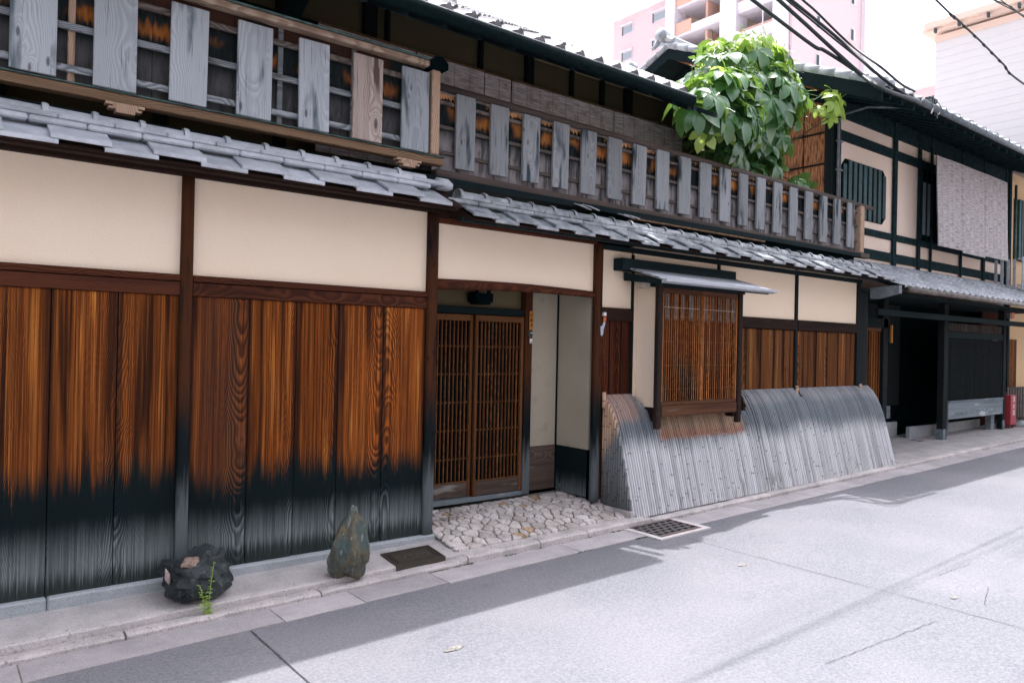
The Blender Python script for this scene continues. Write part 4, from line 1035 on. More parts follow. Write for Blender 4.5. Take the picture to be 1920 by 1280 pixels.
# drain grate
zg_ = roadz(4.95)
gr = thing('drain_grate', (4.94, -.65, zg_), 'slotted iron drain grate in the gutter in front of the bamboo screen', 'drain grate')
def slope_put(o): o.rotation_euler = (0, -math.atan(.0165), 0)
part('grate_surround', MB().box(4.63, 4.69, -.88, -.48, -.02, .010).box(5.20, 5.27, -.88, -.48, -.02, .010).box(4.69, 5.20, -.88, -.83, -.02, .010), 'white', gr, (0, 0, 0)).data.materials[0] = stonemat('pale_concrete', (.52, .50, .50), (.62, .59, .59), 0, 120, objvar=0)
gs = gr.children[0]; gs.location = (0 - 4.94, 0 + .65, -.0815); slope_put(gs); gs.location.z = 0.001 - .0165 * 4.94 + 0.0
m = MB(); rows, cols = 5, 6
xa, xb, ya, yb = 4.70, 5.19, -.80, -.485
m.box(4.69, 5.20, -.83, -.80, -.02, .012)
for r_ in range(rows + 1):
    y = ya + (yb - ya) * r_ / rows; m.box(xa, xb, y - .012, y + .012, -.01, .011)
for r_ in range(rows):
    y0 = ya + (yb - ya) * r_ / rows + .012; y1 = ya + (yb - ya) * (r_ + 1) / rows - .012
    for c_ in range(cols + 1):
        xx = xa + (xb - xa) * c_ / cols + (.035 if r_ % 2 else 0)
        if xx < xb: m.box(xx - .012, xx + .012, y0, y1, -.01, .011)
g2 = part('grate_bars', m, 'iron_grey', gr, (0, 0, 0)); g2.location = gs.location; slope_put(g2)
g3 = part('grate_rim', MB().box(4.69, 5.20, -.838, -.8305, -.02, .013).box(5.191, 5.20, -.799, -.48, -.02, .013), 'rust', gr, (0, 0, 0)); g3.location = gs.location; slope_put(g3)
g4 = part('drain_pit', MB().box(4.69, 5.20, -.83, -.48, -.001, .0035), 'black', gr, (0, 0, 0)); g4.location = gs.location; slope_put(g4)

# ------------------------------------------------------------------ rocks and weed
def rockmesh(nm, mat, rad, seed, rough, sub=4, shape=None, rough2=.04):
    import bmesh
    bm = bmesh.new(); bmesh.ops.create_icosphere(bm, subdivisions=sub, radius=1)
    for v in bm.verts:
        d = v.co.normalized(); n = mnoise.fractal(d * 1.4 + Vector((seed, 0, 0)), .9, 2.1, 4) * rough + abs(mnoise.noise(d * 6 + Vector((0, seed, 0)))) * rough2
        r = 1 + n; p = Vector((d.x * rad[0], d.y * rad[1], d.z * rad[2])) * r
        v.co = shape(p, d) if shape else p
    me = bpy.data.meshes.new(nm); bm.to_mesh(me); bm.free(); me.materials.append(M[mat] if isinstance(mat, str) else mat); (me.shade_smooth() if nm != 'rock_body' else me.shade_flat()); return me
def sh1(p, d):
    p.z = max(p.z, -.13); s = 1 + .12 * (1 if d.x > 0 else 0)
    if d.z > .2: p.z = min(p.z, .115 + .03 * math.sin(p.x * 20) + .1 * p.x)
    return p
rk = thing('black_rock', (1.275, -.25, .18), 'lumpy black rock with a brown chipped face on the pavement by the wall', 'rock')
put('rock_body', rockmesh('rock_body', 'blackrock', (.180, .155, .150), 3.1, .30, 4, sh1, .24), (1.275, -.235, .30), rk)
put('chipped_face', rockmesh('chipped_face', 'rockpatch', (.062, .045, .02), 5.3, .35, 3), (1.225, -.325, .398), rk, rot=(.45, .1, .2))
put('pink_face', rockmesh('pink_face', 'rockpink', (.012, .018, .042), 8.3, .5, 3), (1.100, -.30, .335), rk, rot=(.2, -.25, 0))
def sh2(p, d):
    t = (p.z + .23) / .46; k_ = 1.10 - .50 * max(0, min(1, t)) ** 1.6
    return Vector((p.x * k_ + .03 * t, p.y * k_, p.z))
st_ = thing('standing_stone', (2.2, -.38, .19), 'tall pointed brown-green standing stone between the kerb and the plinth', 'rock')
put('stone_body', rockmesh('stone_body', 'rock', (.135, .105, .235), 11.4, .22, 5, sh2, .06), (2.17, -.375, .370), st_, scale=(.93, .93, .95))
wd_ = thing('weed', (1.29, -.385, .13), 'thin green weed growing from the kerb joint in front of the black rock', 'weed')
def weedleaf(m, p, d, s):
    d = Vector(d).normalized(); t = d.cross(Vector((0, 0, 1))).normalized(); u = t.cross(d)
    b = len(m.v); m.v += [tuple(p), tuple(p + d * s * .5 + t * s * .25 + u * s * .1), tuple(p + d * s - u * s * .1), tuple(p + d * s * .5 - t * s * .25 + u * s * .1)]; m.f.append((b, b + 1, b + 2, b + 3))
for k_, (dx, dz, sx) in enumerate(((.0, .27, .012), (-.018, .155, -.012))):
    pts = [Vector((1.29 + dx + sx * t * (1 + t) * 1.2, -.425 + .01 * t, .135 + dz * t)) for t in [i / 8 for i in range(9)]]
    stem = part('stem', MB().tube([tuple(p) for p in pts], [.0022] * 8 + [.001], 5), 'leaf_young', wd_, (1.29, -.385, .2))
    m = MB()
    for i, p in enumerate(pts):
        for q in range(4 if i else 9):
            a = rnd.uniform(0, 6.28); weedleaf(m, p + Vector((0, 0, rnd.uniform(-.01, .01))), (math.cos(a), math.sin(a), rnd.uniform(-.1, .6)), rnd.uniform(.018, .038) if i < 6 else rnd.uniform(.012, .022))
    part('leaves', m, 'leaf_young', stem, (1.29, -.385, .2))

# ------------------------------------------------------------------ HOUSE 2
X2 = 9.9
H2 = thing('dark_townhouse', (12.5, .6, .3), 'second dark wooden townhouse with a gabled roof, grey blind and lattice front, further along', 'house')
zf2 = lambda X: pavez(X)
Y2 = .26
# upper wall
bx('upper_wall', X2 + .06, 16.3, .66, .80, 2.6, 5.4, 'plaster_pink', H2, c=0)
g = lambda y: 5.13 + .443 * (y + 0.0) - .012 * max(0, y) ** 1.0
YE2 = -.42
zr2 = lambda y: 4.93 + .43 * (y - YE2)
YR = 2.95; VX = X2 - .80
part('side_wall', MB().prism([(.70, .3), (.70, zr2(.7) - .13), (YR, zr2(YR) - .15), (6.0, zr2(YR) - .15 - .43 * 3.05), (6.0, .3)], 'x', X2 + .08, X2 + .2), 'plaster', H2, (X2 + .1, 3, 4))
for z0, z1 in ((4.87, 5.0), (3.47, 3.55), (3.28, 3.30)): pass
def hb(x0, x1, z0, z1, y=.64): bx('frame_or_shade_beam', x0, x1, y - .01, y + .03, z0, z1, 'teal_post', H2)
hb(9.96, 16.2, 4.66, 4.80); hb(9.96, 16.3, 4.98, 5.40); hb(9.96, 16.2, 3.40, 3.50); hb(9.96, 16.2, 3.06, 3.20)  # the tall top beam is an added dark band for shade under the eave
for x, w_ in ((10.0, .10), (11.72, .11), (12.56, .08), (13.0, .05), (14.2, .06), (15.2, .10), (16.25, .10)):
    bx('post', x - w_ / 2, x + w_ / 2, .615, .645, 3.0, 5.3, 'teal_post', H2)
# lattice window with cut corners
c_ = .10; x0, x1, z0, z1 = 10.15, 11.46, 3.61, 4.42
poly = [(x0 + c_, z0), (x1 - c_, z0), (x1, z0 + c_), (x1, z1 - c_), (x1 - c_, z1), (x0 + c_, z1), (x0, z1 - c_), (x0, z0 + c_)]
wn = part('lattice_window', MB().prism(poly, 'y', .648, .662), 'black', H2, (10.8, .65, 4))
nsl = 9
for i in range(nsl):
    x = x0 + .07 + (x1 - x0 - .14) * i / (nsl - 1)
    e = max(0, c_ - min(x - .045 - x0, x1 - x - .045)) + .004
    part('slat', MB().cbox(x - .046, x + .046, .630, .6465, z0 + e, z1 - e, .004), 'greenslat', wn, (x, .64, 4))
# dark opening with curtain glint
op = bx('window_opening', 12.61, 13.3, .636, .658, 3.51, 4.66, 'black', H2, c=0)
bx('pane', 12.68, 12.95, .628, .634, 3.60, 4.45, 'glass', op, c=0)
for x in (12.63, 12.80, 12.97): bx('mullion', x - .012, x + .012, .612, .627, 3.51, 4.66, 'teal_post', op, c=.002)
# big grey blind
for a, b, z0_ in ((12.40, 13.30, 3.36), (13.31, 14.25, 3.33), (14.26, 15.30, 3.36)):
    m = MB(); n = 8
    for q in range(n + 1):
        x = a + (b - a) * q / n
        for z in (z0_, 3.8, 4.3, 4.78): m.v.append((x, .30 + mnoise.noise(Vector((x, z, 2))) * .02 + (4.78 - z) * -.03, z))
    for q in range(n):
        for z in range(3): t = q * 4 + z; m.f.append((t, t + 4, t + 5, t + 1))
    nb = len(m.v); m.v += [(v[0], v[1] + .012, v[2]) for v in m.v[:nb]]; m.f += [tuple(j_ + nb for j_ in f[::-1]) for f in m.f]
    part('reed_blind', m, 'blind_grey', H2, ((a + b) / 2, .3, 4.1))
# roof 2
m = MB().prism([(YE2, zr2(YE2) - .05), (YE2, zr2(YE2)), (YR, zr2(YR)), (6.4, zr2(YR) - .43 * 3.45), (6.4, zr2(YR) - .43 * 3.45 - .10), (YR, zr2(YR) - .12), (.6, zr2(.6) - .10)], 'x', VX + .04, 16.6)
R2 = part('gable_roof', m, 'beam_dark', H2, (13, 2, 6))
part('bargeboard', MB().prism([(YE2 + .02, zr2(YE2) - .19), (YE2 + .02, zr2(YE2) + .0), (YR, zr2(YR)), (YR, zr2(YR) - .17)], 'x', VX, VX + .035), 'beam_dark', R2, (X2, 2, 6))
part('bargeboard', MB().prism([(YR, zr2(YR) - .17), (YR, zr2(YR)), (6.4, zr2(YR) - .43 * 3.45), (6.4, zr2(YR) - .43 * 3.45 - .17)], 'x', VX, VX + .035), 'beam_dark', R2, (X2, 4, 6))
part('soffit_board', MB().prism([(.7, zr2(.7) - .125), (YR, zr2(YR) - .125), (YR, zr2(YR) - .15), (.7, zr2(.7) - .15)], 'x', VX + .06, X2 + .05), 'reed', H2, (X2, 3, 6)).data.materials[0] = wood('orange_soffit_board', (.50, .22, .10), (.20, .07, .03), along='Y', slope=.02)
part('soffit_beam', MB().prism([(.5, zr2(.5) - .16), (YR, zr2(YR) - .16), (YR, zr2(YR) - .32), (.5, zr2(.5) - .32)], 'x', X2 - .30, X2 - .2), 'beam_dark', H2, (X2, 3, 6))
part('soffit_beam', MB().prism([(YR + .01, zr2(YR) - .16), (6.0, zr2(YR) - .16 - .43 * 3.05), (6.0, zr2(YR) - .32 - .43 * 3.05), (YR + .01, zr2(YR) - .32)], 'x', X2 - .30, X2 - .2), 'beam_dark', H2, (X2, 3, 6))
# verge: row of rounded tiles along the gable edge
tv = MB().tube([(0, 0, 0), (0, .25, 0)], [.062, .055], 10).mesh('verge_tile', 'tile_pale', True)
for i in range(18):
    y = YE2 - .02 + i * .215
    if y < YR - .1:
        put('verge_tile', tv, (VX + .03, y, zr2(y) + .045), R2, rot=(math.atan(.43), 0, 0)); put('verge_tile', tv, (VX + .20, y, zr2(y) + .045), R2, rot=(math.atan(.43), 0, 0))
for i in range(5):
    y = YR + .02 + i * .2; put('verge_tile', tv, (VX + .03, y + .22, zr2(YR) + .045 - .43 * (i + 1) * .2), R2, rot=(-math.atan(.43) + math.pi, 0, 0))
part('ridge', MB().cbox(VX - .02, 16.6, YR - .12, YR + .12, zr2(YR) - .02, zr2(YR) + .16, .03), 'tile_pale', R2, (13, YR, 7))
def onigawara(y, z, s):
    m = MB().tube([(VX - .0 - .22, y, z), (VX - .0 - .08, y, z)], s, 12).tube([(VX - .0 - .24, y, z), (VX - .0 - .215, y, z)], s * .55, 12)
    m.tube([(VX - .0 - .15, y - s * .8, z - s * .7), (VX - .0 - .15, y - s * 1.9, z - s * 1.4), (VX - .0 - .15, y - s * 2.6, z - s * 1.1)], [s * .45, s * .3, s * .15], 8)
    m.tube([(VX - .0 - .15, y + s * .8, z - s * .7), (VX - .0 - .15, y + s * 1.7, z - s * 1.5), (VX - .0 - .15, y + s * 2.3, z - s * 1.3)], [s * .45, s * .3, s * .15], 8)
    part('ridge_end_tile', m, 'tile_pale', R2, (VX, y, z), smooth=True)
onigawara(YR, zr2(YR) + .16, .10); onigawara(3.62, zr2(YR) - .16, .10)
# small window in the gable
gw = bx('gable_window', X2 + .04, X2 + .075, 2.75, 3.20, 5.68, 5.88, 'black', H2, c=0)
for y in (2.75, 2.95, 3.16): bx('mullion', X2 - .01, X2 + .038, y, y + .04, 5.64, 5.92, 'post_dark', gw, c=.003)
# eave tiles and gutter of roof 2
tm2 = wavetile(.25, .28, .04, 'tile_pale', 'roof_tile')
for r_ in range(3):
    for i in range(28):
        y = YE2 - .04 + r_ * .21; put('roof_tile', tm2, (VX + .40 + i * .25, y, zr2(y) + .026), R2, rot=(math.atan(.43) - .08, 0, 0))
tilefield('tile_rows', VX + .3, 16.4, YE2 - .04 + .63, YR, zr2, .25, .21, .035, 'tile_pale', R2)
part('gutter', MB().tube([(VX + .9, YE2 - .055, zr2(YE2) - .03), (16.6, YE2 - .055, zr2(YE2) - .03)], .042, 10), 'gutter_grey', R2, (13, -.15, 5.1), smooth=True)
zg2 = zr2(YE2) - .03
for i in range(14): xx = VX + 1.1 + i * .45; part('gutter_hook', MB().tube([(xx, YE2 - .11, zg2 - .01), (xx, YE2 - .09, zg2 + .06), (xx, YE2, zg2 + .09)], .006, 5), 'gutter_grey', R2, (xx, YE2, zg2))
for i in range(22):
    x = X2 - .55 + i * .32; part('rafter', MB().prism([(YE2 + .03, zr2(YE2) - .12), (YE2 + .03, zr2(YE2) - .055), (.62, zr2(.62) - .105), (.62, zr2(.62) - .17)], 'x', x - .025, x + .025), 'teal_post', H2, (x, .3, 5.2))
# downpipe and conduit at the corner
part('downpipe', MB().tube([(9.93, .585, 3.2), (9.93, .585, 4.85), (9.98, .56, 4.97), (10.15, .30, 5.05), (10.3, -.25, 4.95)], .018, 8), 'gutter_grey', H2, (9.9, .6, 4.2), smooth=True)
part('downpipe', MB().tube([(9.99, .590, 3.2), (9.99, .590, 4.75)], .014, 8), 'gutter_grey', H2, (9.99, .6, 4.2), smooth=True)
for z in (3.5, 4.2, 4.6): bx('pipe_clip', 9.90, 10.02, .56, .61, z - .012, z + .012, 'gutter_grey', H2, c=.002)
part('corner_post', MB().cbox(X2 - .02, X2 + .06, .64, .76, 2.9, 5.3, .006), 'post_dark', H2, (X2, .7, 4))
# reed side wall
for i in range(5):
    a, b = .77 + i * .33, .77 + (i + 1) * .33 - .02
    for (z0_, z1_) in ((3.0, 3.42), (3.44, 3.86), (3.88, 4.30), (4.32, 4.74), (4.76, 5.22)):
        part('reed_panel', MB().cbox(X2 - .005, X2 + .05, a, b, z0_, z1_, .004), 'reed', H2, (X2, (a + b) / 2, z0_))
for z in (3.43, 3.87, 4.31, 4.75): part('reed_batten', MB().tube([(X2 - .015, .77, z), (X2 - .015, 2.4, z)], .012, 6), 'post_dark', H2, (X2, 1.5, z))
# lower roof of house 2
zl = lambda y: 2.515 + .44 * (y + .42)
LR = part('lower_roof', MB().prism([(-.42, 2.47), (-.42, 2.515), (.64, zl(.64)), (.64, zl(.64) - .1)], 'x', 9.72, 16.6), 'beam_dark', H2, (13, 0, 2.6))
tm3 = wavetile(.21, .27, .036, 'tile', 'roof_tile')
for r_ in range(5):
    for i in range(33):
        y = -.45 + r_ * .21; put('roof_tile', tm3, (9.82 + i * .21, y, zl(y) + .022 + rnd.uniform(-.002, .002)), LR, rot=(math.atan(.44) - .08, 0, rnd.uniform(-.01, .01)))
for i in range(33):
    key = 'eave_end'
    if key not in cache: cache[key] = MB().tube([(0, 0, 0), (0, .05, .01)], .030, 10).mesh('eave_end_tile', 'tile', True)
    put('eave_end_tile', cache[key], (9.82 + i * .21 + .0, -.465, 2.535), LR)
part('gutter', MB().tube([(9.75, -.49, 2.475), (16.6, -.49, 2.475)], .032, 10), 'gutter_tan', LR, (13, -.45, 2.47), smooth=True)
part('gutter_outlet', MB().prism([(-.46, 2.52), (-.46, 2.42), (-.20, 2.36), (-.10, 2.36), (-.10, 2.5)], 'x', 9.52, 9.60), 'gutter_grey', H2, (9.55, -.3, 2.4))
# lower front
bx('lower_wall_block', 9.46, 16.3, .95, 1.05, .3, 3.0, 'black', H2, c=0)
bx('front_beam', 9.9, 16.3, -.03, .03, 2.175, 2.255, 'beam_dark', H2); bx('porch_ceiling', 9.46, 16.3, .0, .95, 2.46, 2.50, 'beam_dark', H2, c=0)
bx('wall_end', 9.44, 9.72, .02, .2, .33, 2.45, 'post_dark', H2)
# orange-brown lattice door
for (a, b) in ((10.02, 10.33), (10.42, 10.93)):
    d = bx('lattice_panel', a, b, .45, .46, .36, 2.02, 'board_right', H2, c=0)
    n = 7 if b - a > .4 else 5
    for i in range(n): x = a + (b - a) * (i + .5) / n; bx('slat', x - .010, x + .010, .425, .448, .36, 1.98, 'bayslat', d, c=.002)
    bx('head', a, b, .42, .449, 1.982, 2.03, 'baysill', d)
bx('frame_or_shade_beam', 9.73, 11.15, .40, .46, 2.032, 2.17, 'beam_dark', H2)
def post2(x0, x1, y, z0, z1, mat='post_dark'): part('post', MB().cbox(x0, x1, y - .05, y + .05, z0, z1, .008), mat, H2, ((x0 + x1) / 2, y, (z0 + z1) / 2))
post2(10.96, 11.10, .45, zf2(11), 2.46); post2(12.55, 12.70, Y2, zf2(12.6), 2.46); post2(15.0, 15.12, Y2, zf2(15), 2.46)
for x in (10.97, 12.555, 15.01): bx('post_foot', x - .008, x + .09, (.39 if x < 11.5 else Y2 - .058), (.51 if x < 11.5 else Y2 + .058), zf2(x), zf2(x) + .17, 'greyboard', H2)
bx('recess_board', 11.15, 12.2, .86, .90, .62, .82, 'greyboard', H2); bx('recess_plinth', 11.1, 12.4, .84, .90, .30, .56, 'granite', H2)
bx('recess_panel', 11.12, 12.55, .89, .94, .82, 2.44, 'post_dark', H2, c=0)
lw = bx('lattice_front', 12.70, 15.0, Y2 - .01, Y2 + .02, .90, 1.92, 'black', H2, c=0)
bx('lattice_head', 12.70, 15.0, Y2 - .04, Y2 + .02, 1.925, 2.03, 'beam_dark', lw)
for i in range(58):
    x = 12.74 + i * .039; bx('slat', x - .009, x + .009, Y2 - .035, Y2 - .012, .93, 1.92, 'post_dark', lw, c=.002)
for i in range(40):
    x = 12.75 + i * .057; bx('upper_slat', x - .007, x + .007, Y2 - .02, Y2 - .005, 2.035, 2.17, 'slatbrown', lw, c=.0015)
bx('low_board', 12.72, 14.98, Y2 - .06, Y2 - .036, .635, .90, 'greyboard', lw); bx('low_board_cap', 12.72, 14.98, Y2 - .075, Y2 + .0, .902, .925, 'greyboard', lw)
bx('foundation', 12.3, 15.1, .60, .66, .28, .50, 'granite', H2); bx('foundation_post', 13.1, 13.24, .40, .5, .3, .62, 'greyboard', H2); bx('foundation_post', 14.75, 14.9, .3, .4, .3, .62, 'greyboard', H2)
bx('plate', 11.12, 11.16, .36, .39, 1.82, 2.08, 'plate', H2)
ol = thing('porch_lamp', (15.3, -.05, 2.3), 'small orange and brown box lamp under the far eave', 'lamp')
part('body', MB().cbox(14.55, 14.66, -.06, .0, 2.30, 2.40, .006), 'orange', ol, (14.6, -.03, 2.35)); part('side', MB().cbox(14.45, 14.548, -.06, .0, 2.30, 2.39, .006), 'gutter_tan', ol, (14.5, -.03, 2.35))
fd = thing('floor_drain', (12.2, .4, pavez(12.2)), 'pair of thin dark drain slots in the pavement of the dark house', 'drain')
for y in (.33, .43): bx('drain_slot', 12.02, 12.34, y, y + .055, pavez(12.2) - .01, pavez(12.2) + .006, 'iron', fd, c=.002)
# fire extinguisher box
fx = thing('fire_extinguisher_box', (15.35, .25, pavez(15.4)), 'narrow red fire extinguisher box with white characters beside the end post', 'extinguisher box')
zb = pavez(15.4)
part('body', MB().cbox(15.24, 15.50, .16, .30, zb + .07, zb + .60, .008), 'red', fx, (15.37, .2, zb + .3))
for x in (15.26, 15.44): bx('foot', x, x + .04, .18, .28, zb, zb + .068, 'rust', fx)
for ch, z in (('消', .52), ('火', .40), ('器', .28)):
    put('lettering', textmesh(ch, .105, .002), (15.37, .156, zb + z), fx, rot=(math.pi / 2, 0, 0)).data.materials.append(M['white'])

# ------------------------------------------------------------------ HOUSE 3 and fence at the right edge
H3 = thing('far_townhouse', (18.5, .7, .35), 'third townhouse at the right edge with cream plaster and a dark lattice window', 'house')
bx('wall', 16.4, 22, .70, .9, .3, 5.3, 'plaster_pink', H3, c=0).data.materials[0] = plaster('apricot_plaster', (.66, .46, .27), (.6, .42, .25))
l3 = bx('lattice_window', 16.85, 18.0, .66, .698, 3.55, 4.75, 'black', H3, c=0)
for i in range(8): bx('slat', 16.9 + i * .14, 17.0 + i * .14, .61, .655, 3.56, 4.74, 'greenslat', l3)
bx('post', 16.36, 16.46, .6, .72, .3, 5.3, 'teal_post', H3)
part('roof', MB().prism([(-.2, 5.0), (-.2, 5.07), (.9, 5.5), (4.5, 7.0), (8, 5.4), (8, 5.2), (4.5, 6.8), (.9, 5.3)], 'x', 16.62, 22), 'tile_dark', H3, (19, 2, 5.5))
part('downpipe', MB().tube([(16.5, .55, 3.0), (16.5, .55, 4.95)], .025, 8), 'verdigris', H3, (16.5, .55, 4), smooth=True)
part('lower_roof', MB().prism([(-.4, 2.50), (-.4, 2.55), (.7, 3.0), (.7, 2.8)], 'x', 16.62, 22), 'tile', H3, (19, 0, 2.7))
d3 = bx('door', 16.0, 16.9, .62, .66, .45, 1.98, 'board_right', H3)
bx('door_frame', 15.94, 15.998, .58, .68, .45, 2.02, 'doorwood', d3); bx('notice_panel', 15.76, 15.9, .60, .66, 1.30, 2.0, 'plaster', H3)
bx('wall_return', 15.3, 16.4, .67, .72, .3, 2.46, 'board_red', H3, c=0)
bc = thing('slatted_balcony', (16.4, .3, 2.95), 'weathered grey slatted balcony box above the far tiled eave', 'balcony')
bx('frame_rail', 15.55, 17.6, .14, .20, 3.40, 3.44, 'shingle', bc); bx('frame_rail', 15.55, 17.6, .14, .20, 2.92, 2.96, 'shingle', bc)
for i in range(17): x = 15.57 + i * .12; bx('slat', x, x + .05, .12, .138, 2.86, 3.46, 'shingle', bc)
for i in range(4): y = .22 + i * .1; bx('side_slat', 15.54, 15.56, y, y + .05, 2.86, 3.42, 'shingle', bc)
fn = thing('picket_fence', (16.3, .2, .35), 'low weathered picket fence at the far right of the pavement', 'fence')
for i in range(14): x = 15.62 + i * .13; bx('picket', x, x + .085, .34, .36, .47, 1.08, 'slatbrown', fn)
for z in (.6, .95): bx('fence_rail', 15.6, 17.5, .362, .38, z, z + .05, 'slatbrown', fn)
for i, (x, y, s) in enumerate(((15.85, .2, .15), (16.25, .24, .19), (16.7, .22, .16))):
    t = thing('boulder', (x, y, pavez(x)), ('pale rounded boulder nearest the red extinguisher box', 'middle grey boulder at the foot of the picket fence', 'rightmost grey boulder below the picket fence')[i], 'rock')
    put('boulder_body', rockmesh('boulder_body', 'granite' if i == 0 else 'rock', (s, s * .7, s * .5), i * 3.3, .2, 3), (x, y, pavez(x) + s * .3), t)

# ------------------------------------------------------------------ tree
T = thing('chestnut_tree', (8.5, .95, 3.0), 'bushy tree with large hand-shaped green leaves rising behind the balcony railing', 'tree')
trunk = MB().tube([(8.6, 1.25, .3), (8.55, 1.2, 2.2), (8.4, 1.1, 3.8), (8.3, 1.0, 4.7)], [.11, .09, .07, .03], 10)
tr = part('trunk', trunk, 'bark', T, (8.5, 1.2, 2), smooth=True)
def leaf_mesh(seed, L, nl, mat):
    r_ = random.Random(seed); m = MB()
    for k_ in range(nl):
        a = (k_ - (nl - 1) / 2) * (2 * math.pi / (nl + 1.2)) + r_.uniform(-.08, .08)
        ll = L * (1 - .10 * abs(k_ - (nl - 1) / 2)) * r_.uniform(.9, 1.05); droop = r_.uniform(.35, .75); wd = ll * .25
        d = Vector((math.cos(a), math.sin(a), 0)); t = Vector((-d.y, d.x, 0)); b = len(m.v); ns = 6
        for i in range(ns + 1):
            u = i / ns; wv = wd * (math.sin(math.pi * min(1, u ** 1.35)) ** .8 if 0 < u < 1 else 0) + (.004 if i == 0 else .001)
            zc = -droop * ll * u * u * .8; ctr = d * (ll * u * (1 - .12 * u)) + Vector((0, 0, zc))
            m.v += [tuple(ctr + t * wv + Vector((0, 0, wv * .28))), tuple(ctr), tuple(ctr - t * wv + Vector((0, 0, wv * .28)))]
        for i in range(ns): q = b + i * 3; m.f += [(q, q + 1, q + 4, q + 3), (q + 1, q + 2, q + 5, q + 4)]
    m.tube([(-.17, 0, .07), (-.08, 0, .045), (0, 0, 0)], .0045, 5, False)
    return m.mesh('leaf', mat, True)
LM = [leaf_mesh(i, .29 + .035 * (i % 3), 5 + (i % 2) * 2, 'leaf') for i in range(6)]
LY = [leaf_mesh(20 + i, .21, 5, 'leaf_young') for i in range(3)]
tr_r = random.Random(11)
blobs = [((7.72, .60, 4.62), (.86, .58, .60), 80), ((6.80, .20, 4.22), (.48, .42, .48), 34), ((8.50, .70, 4.92), (.52, .40, .38), 30), ((7.98, .78, 5.24), (.74, .5, .32), 48), ((7.75, .5, 3.92), (.62, .28, .30), 16), ((5.95, -.20, 4.02), (.26, .14, .20), 8), ((6.35, -.02, 4.15), (.40, .22, .36), 16), ((8.75, .40, 3.80), (.26, .15, .16), 4), ((9.02, .25, 4.84), (.26, .16, .20), 10)]
ends = []
for (c, r, n) in blobs:
    for i in range(n):
        d = Vector((tr_r.gauss(0, 1), tr_r.gauss(0, 1), tr_r.gauss(0, 1))).normalized()
        if d.y > .55 and tr_r.random() < .7: d.y = -d.y
        rr = tr_r.uniform(.78, 1.05); p = Vector((c[0] + d.x * r[0] * rr, c[1] + d.y * r[1] * rr, c[2] + d.z * r[2] * rr))
        outw = Vector((d.x * .8 + tr_r.gauss(0, .3), d.y * 1.0 - .25 + tr_r.gauss(0, .3), d.z * .6 + .75)).normalized()
        q = outw.to_track_quat('Z', 'X').to_matrix()
        yaw = Matrix.Rotation(math.atan2(d.y, d.x) + tr_r.uniform(-1.2, 1.2), 3, 'Z')
        e = (q @ yaw).to_euler(); s = tr_r.uniform(.72, 1.1)
        young_or_sunlit = (p.z > 5.30 and tr_r.random() < .8) or (p.z > 4.9 and tr_r.random() < .35) or (p.x < 6.9 and tr_r.random() < .25) or (p.x > 8.8 and p.z > 4.4)  # high leaves take the paler copy, painting sunlight on the crown top
        lf = put('leaf', (tr_r.choice(LY) if young_or_sunlit else tr_r.choice(LM)), p, T, rot=e, scale=(s, s, s)); 
        if i % 4 == 0: ends.append(p)
for i, p in enumerate(ends):
    a = Vector((8.35 + tr_r.uniform(-.1, .1), 1.02, tr_r.uniform(3.6, 4.7))); mid = (a + p) / 2 + Vector((0, 0, .15))
    part('branch', MB().tube([tuple(a), tuple(mid), tuple(p)], [.018, .011, .005], 5, False), 'bark' if p.z < 5 else 'leaf', T, tuple(a))
# dense inner foliage
m = MB(); r_ = tr_r
for i in range(4200):
    c, r, n = blobs[r_.choice((0, 0, 0, 1, 1, 2, 2, 3, 4))]
    d = Vector((r_.gauss(0, 1), r_.gauss(0, 1), r_.gauss(0, 1))).normalized(); q = r_.random() ** .4 * .88
    p = Vector((c[0] + d.x * r[0] * q, c[1] + d.y * r[1] * q + .08, c[2] + d.z * r[2] * q))
    a = Vector((r_.gauss(0, 1), r_.gauss(0, 1), r_.gauss(0, .5))).normalized(); b_ = a.cross(Vector((r_.gauss(0, .4), r_.gauss(0, .4), 1))).normalized()
    L = r_.uniform(.08, .17); b = len(m.v)
    m.v += [tuple(p), tuple(p + a * L * .5 + b_ * L * .24), tuple(p + a * L + Vector((0, 0, -.03))), tuple(p + a * L * .5 - b_ * L * .24)]; m.f.append((b, b + 1, b + 2, b + 3))
part('inner_foliage', m, 'leaf', T, (8.2, 1, 4.7), kind='stuff')

# ------------------------------------------------------------------ cables
def cable(pts, r, label, n=24, twist=False):
    # smooth curve through points (Catmull-Rom)
    P_ = [Vector(p) for p in pts]; P_ = [P_[0] * 2 - P_[1]] + P_ + [P_[-1] * 2 - P_[-2]]; out = []
    for i in range(1, len(P_) - 2):
        for t in range(n):
            t /= n; a, b, c, d = P_[i - 1:i + 3]
            out.append(.5 * ((2 * b) + (c - a) * t + (2 * a - 5 * b + 4 * c - d) * t * t + (3 * b - a - 3 * c + d) * t ** 3))
    out.append(P_[-2]); m = MB().tube(out, r, 7)
    if twist:
        for i in range(0, len(out) - 1, 9): m.tube([out[i] - (out[i + 1] - out[i]).normalized() * .03, out[i] + (out[i + 1] - out[i]).normalized() * .03], r * 1.8, 7)
        m.tube([o + Vector((0, 0, r * 1.9)) for o in out], r * .55, 5)
    o = part('overhead_cable', m, 'cable', None, tuple(out[0]), smooth=True)
    o['label'] = label; o['category'] = 'cable'; o['group'] = 'black cables over the street'; return o
cable([(0.087, 3.382, 11.013), (6.38, 0.969, 6.521), (7.638, 0.486, 5.863), (8.462, 0.17, 5.432), (8.65, 0.101, 5.382), (9.081, -0.05, 5.215), (8.852, -0.5, 4.812), (9.771, -0.54, 4.844)], 0.0224, 'lowest thick black cable, with taped joint, running to the corner of the dark gable')
